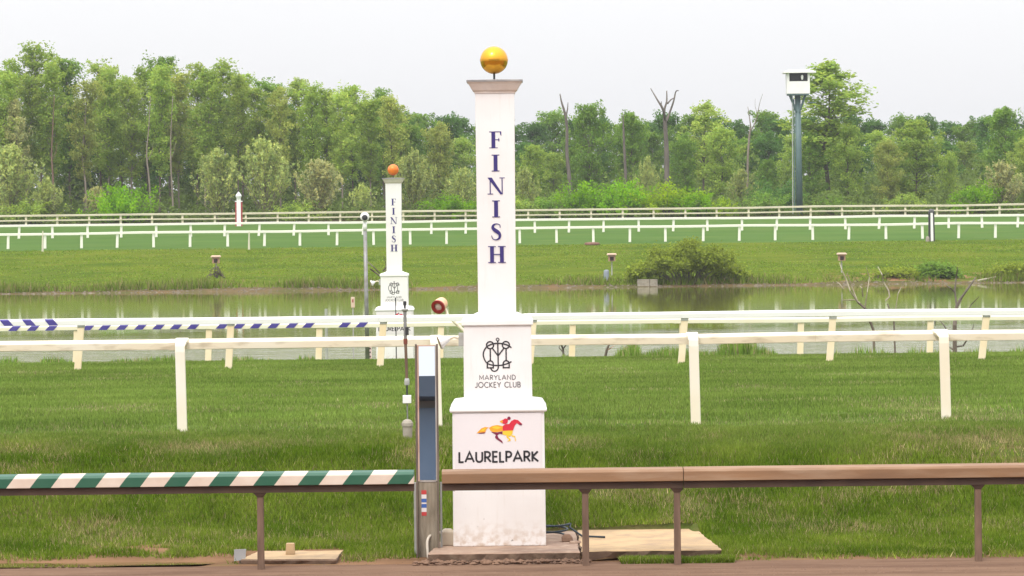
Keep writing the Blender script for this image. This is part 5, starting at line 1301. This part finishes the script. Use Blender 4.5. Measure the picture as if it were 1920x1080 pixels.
# bare drowned shrubs at the near shore
def branchy(name, D, paths, label, m=BARKG, cat='dead shrub'):
    p0 = P(*paths[0][0][:2], D); g = gzf(p0.x, D); r = thing(name, label, cat, (p0.x, D, g - .1))
    for i, path in enumerate(paths):
        pts = [P(q[0], q[1], D + random.uniform(-.3, .3) * (1 if j else 0)) for j, q in enumerate(path)]
        if i == 0: pts[0].z = g - .1
        part('branch', MB().tube([tuple(p) for p in pts], [q[2] * D / F / 2 for q in path], 5), m if i != 0 else BARK, r)
    return r
branchy('dead_shrub', 112, [[(1640, 668, 6), (1638, 620, 5), (1622, 578, 5), (1608, 566, 4.5)], [(1608, 566, 4), (1594, 545, 3), (1586, 522, 3), (1578, 505, 2), (1574, 492, 1)], [(1608, 566, 3.5), (1596, 535, 2.5), (1588, 512, 1.5)], [(1612, 568, 3), (1604, 562, 2.5), (1580, 563, 2)], [(1618, 556, 3), (1616, 540, 2.5), (1612, 536, 1.5)], [(1622, 575, 3), (1626, 548, 2), (1630, 520, 1.5), (1624, 500, 1)], [(1582, 542, 2.2), (1574, 532, 2), (1568, 528, 1.2)]], 'bleached bare branches of a drowned shrub in front of the pond')
branchy('dead_shrub', 111, [[(1680, 668, 4), (1676, 600, 3), (1664, 570, 2.5)], [(1660, 564, 3), (1668, 556, 3.2), (1666, 545, 3), (1656, 528, 2.5), (1654, 515, 2), (1646, 500, 1.2)], [(1676, 600, 2), (1684, 550, 1.5), (1690, 538, 1.2)]], 'crooked white hanging branch right of the bleached branches')
branchy('dead_shrub', 110, [[(1790, 668, 9), (1790, 610, 8), (1794, 575, 7), (1802, 560, 6)], [(1800, 562, 5), (1812, 545, 4.5), (1824, 528, 4), (1830, 520, 2)], [(1794, 575, 4), (1790, 545, 3.5), (1793, 520, 2.5), (1796, 500, 1.5)], [(1790, 548, 3), (1782, 540, 2.2), (1774, 534, 1.5)], [(1804, 600, 3), (1822, 570, 2), (1836, 556, 1.2)], [(1788, 640, 3), (1770, 610, 2.2), (1758, 596, 1.2)], [(1792, 650, 4), (1806, 648, 3.5), (1816, 632, 3), (1824, 615, 2), (1826, 608, 1)], [(1816, 634, 2.2), (1830, 622, 1.6), (1842, 616, 1)], [(1786, 655, 3.5), (1764, 640, 2.5), (1752, 625, 1.6), (1742, 612, 1)]], 'dark gnarled dead shrub with branches low behind the right-hand rail', m=BARKD)
branchy('dead_shrub', 112, [[(726, 600, 5), (716, 520, 4), (700, 508, 3.5), (694, 504, 2.5)], [(712, 512, 3), (700, 500, 2), (686, 488, 1.4), (676, 480, .8)], [(718, 508, 3), (730, 495, 2), (742, 480, 1.2), (760, 470, .8)], [(722, 515, 2.5), (724, 496, 1.6), (720, 480, 1)]], 'dark bare twigs beside the far finish post', m=BARKD)
branchy('dead_shrub', 105, [[(1058, 672, 5), (1056, 655, 4), (1052, 645, 3), (1056, 634, 1.5)], [(1055, 655, 3), (1062, 646, 2.5), (1066, 640, 1.2)], [(1056, 660, 3), (1048, 652, 1.6), (1050, 646, 1)]], 'small tangle of dead twigs under the rails right of the near finish post', m=BARKD)
branchy('dead_shrub', 105, [[(1130, 668, 6), (1138, 655, 5), (1144, 642, 3)], [(1136, 658, 3), (1146, 652, 2), (1152, 648, 1)]], 'reddish leaning stub of wood at the left end of the reeds', m=BOXBR)


# ------------------------------------------------------------------ thin spring haze between here and the wood
hz = MB().box(-950, 950, -70, 2650, -4.2, 60.0)
hme = hz.mesh('haze'); hm = bpy.data.materials.new('haze_air'); hm.use_nodes = True
hn, hl = hm.node_tree.nodes, hm.node_tree.links; hn.clear()
pvn = hn.new('ShaderNodeVolumePrincipled'); pvn.inputs['Color'].default_value = (.93, .96, 1.0, 1); pvn.inputs['Density'].default_value = HAZE; pvn.inputs['Anisotropy'].default_value = .2
ho = hn.new('ShaderNodeOutputMaterial'); hl.new(pvn.outputs[0], ho.inputs['Volume'])
structure('haze', hme, hm, 'stuff')
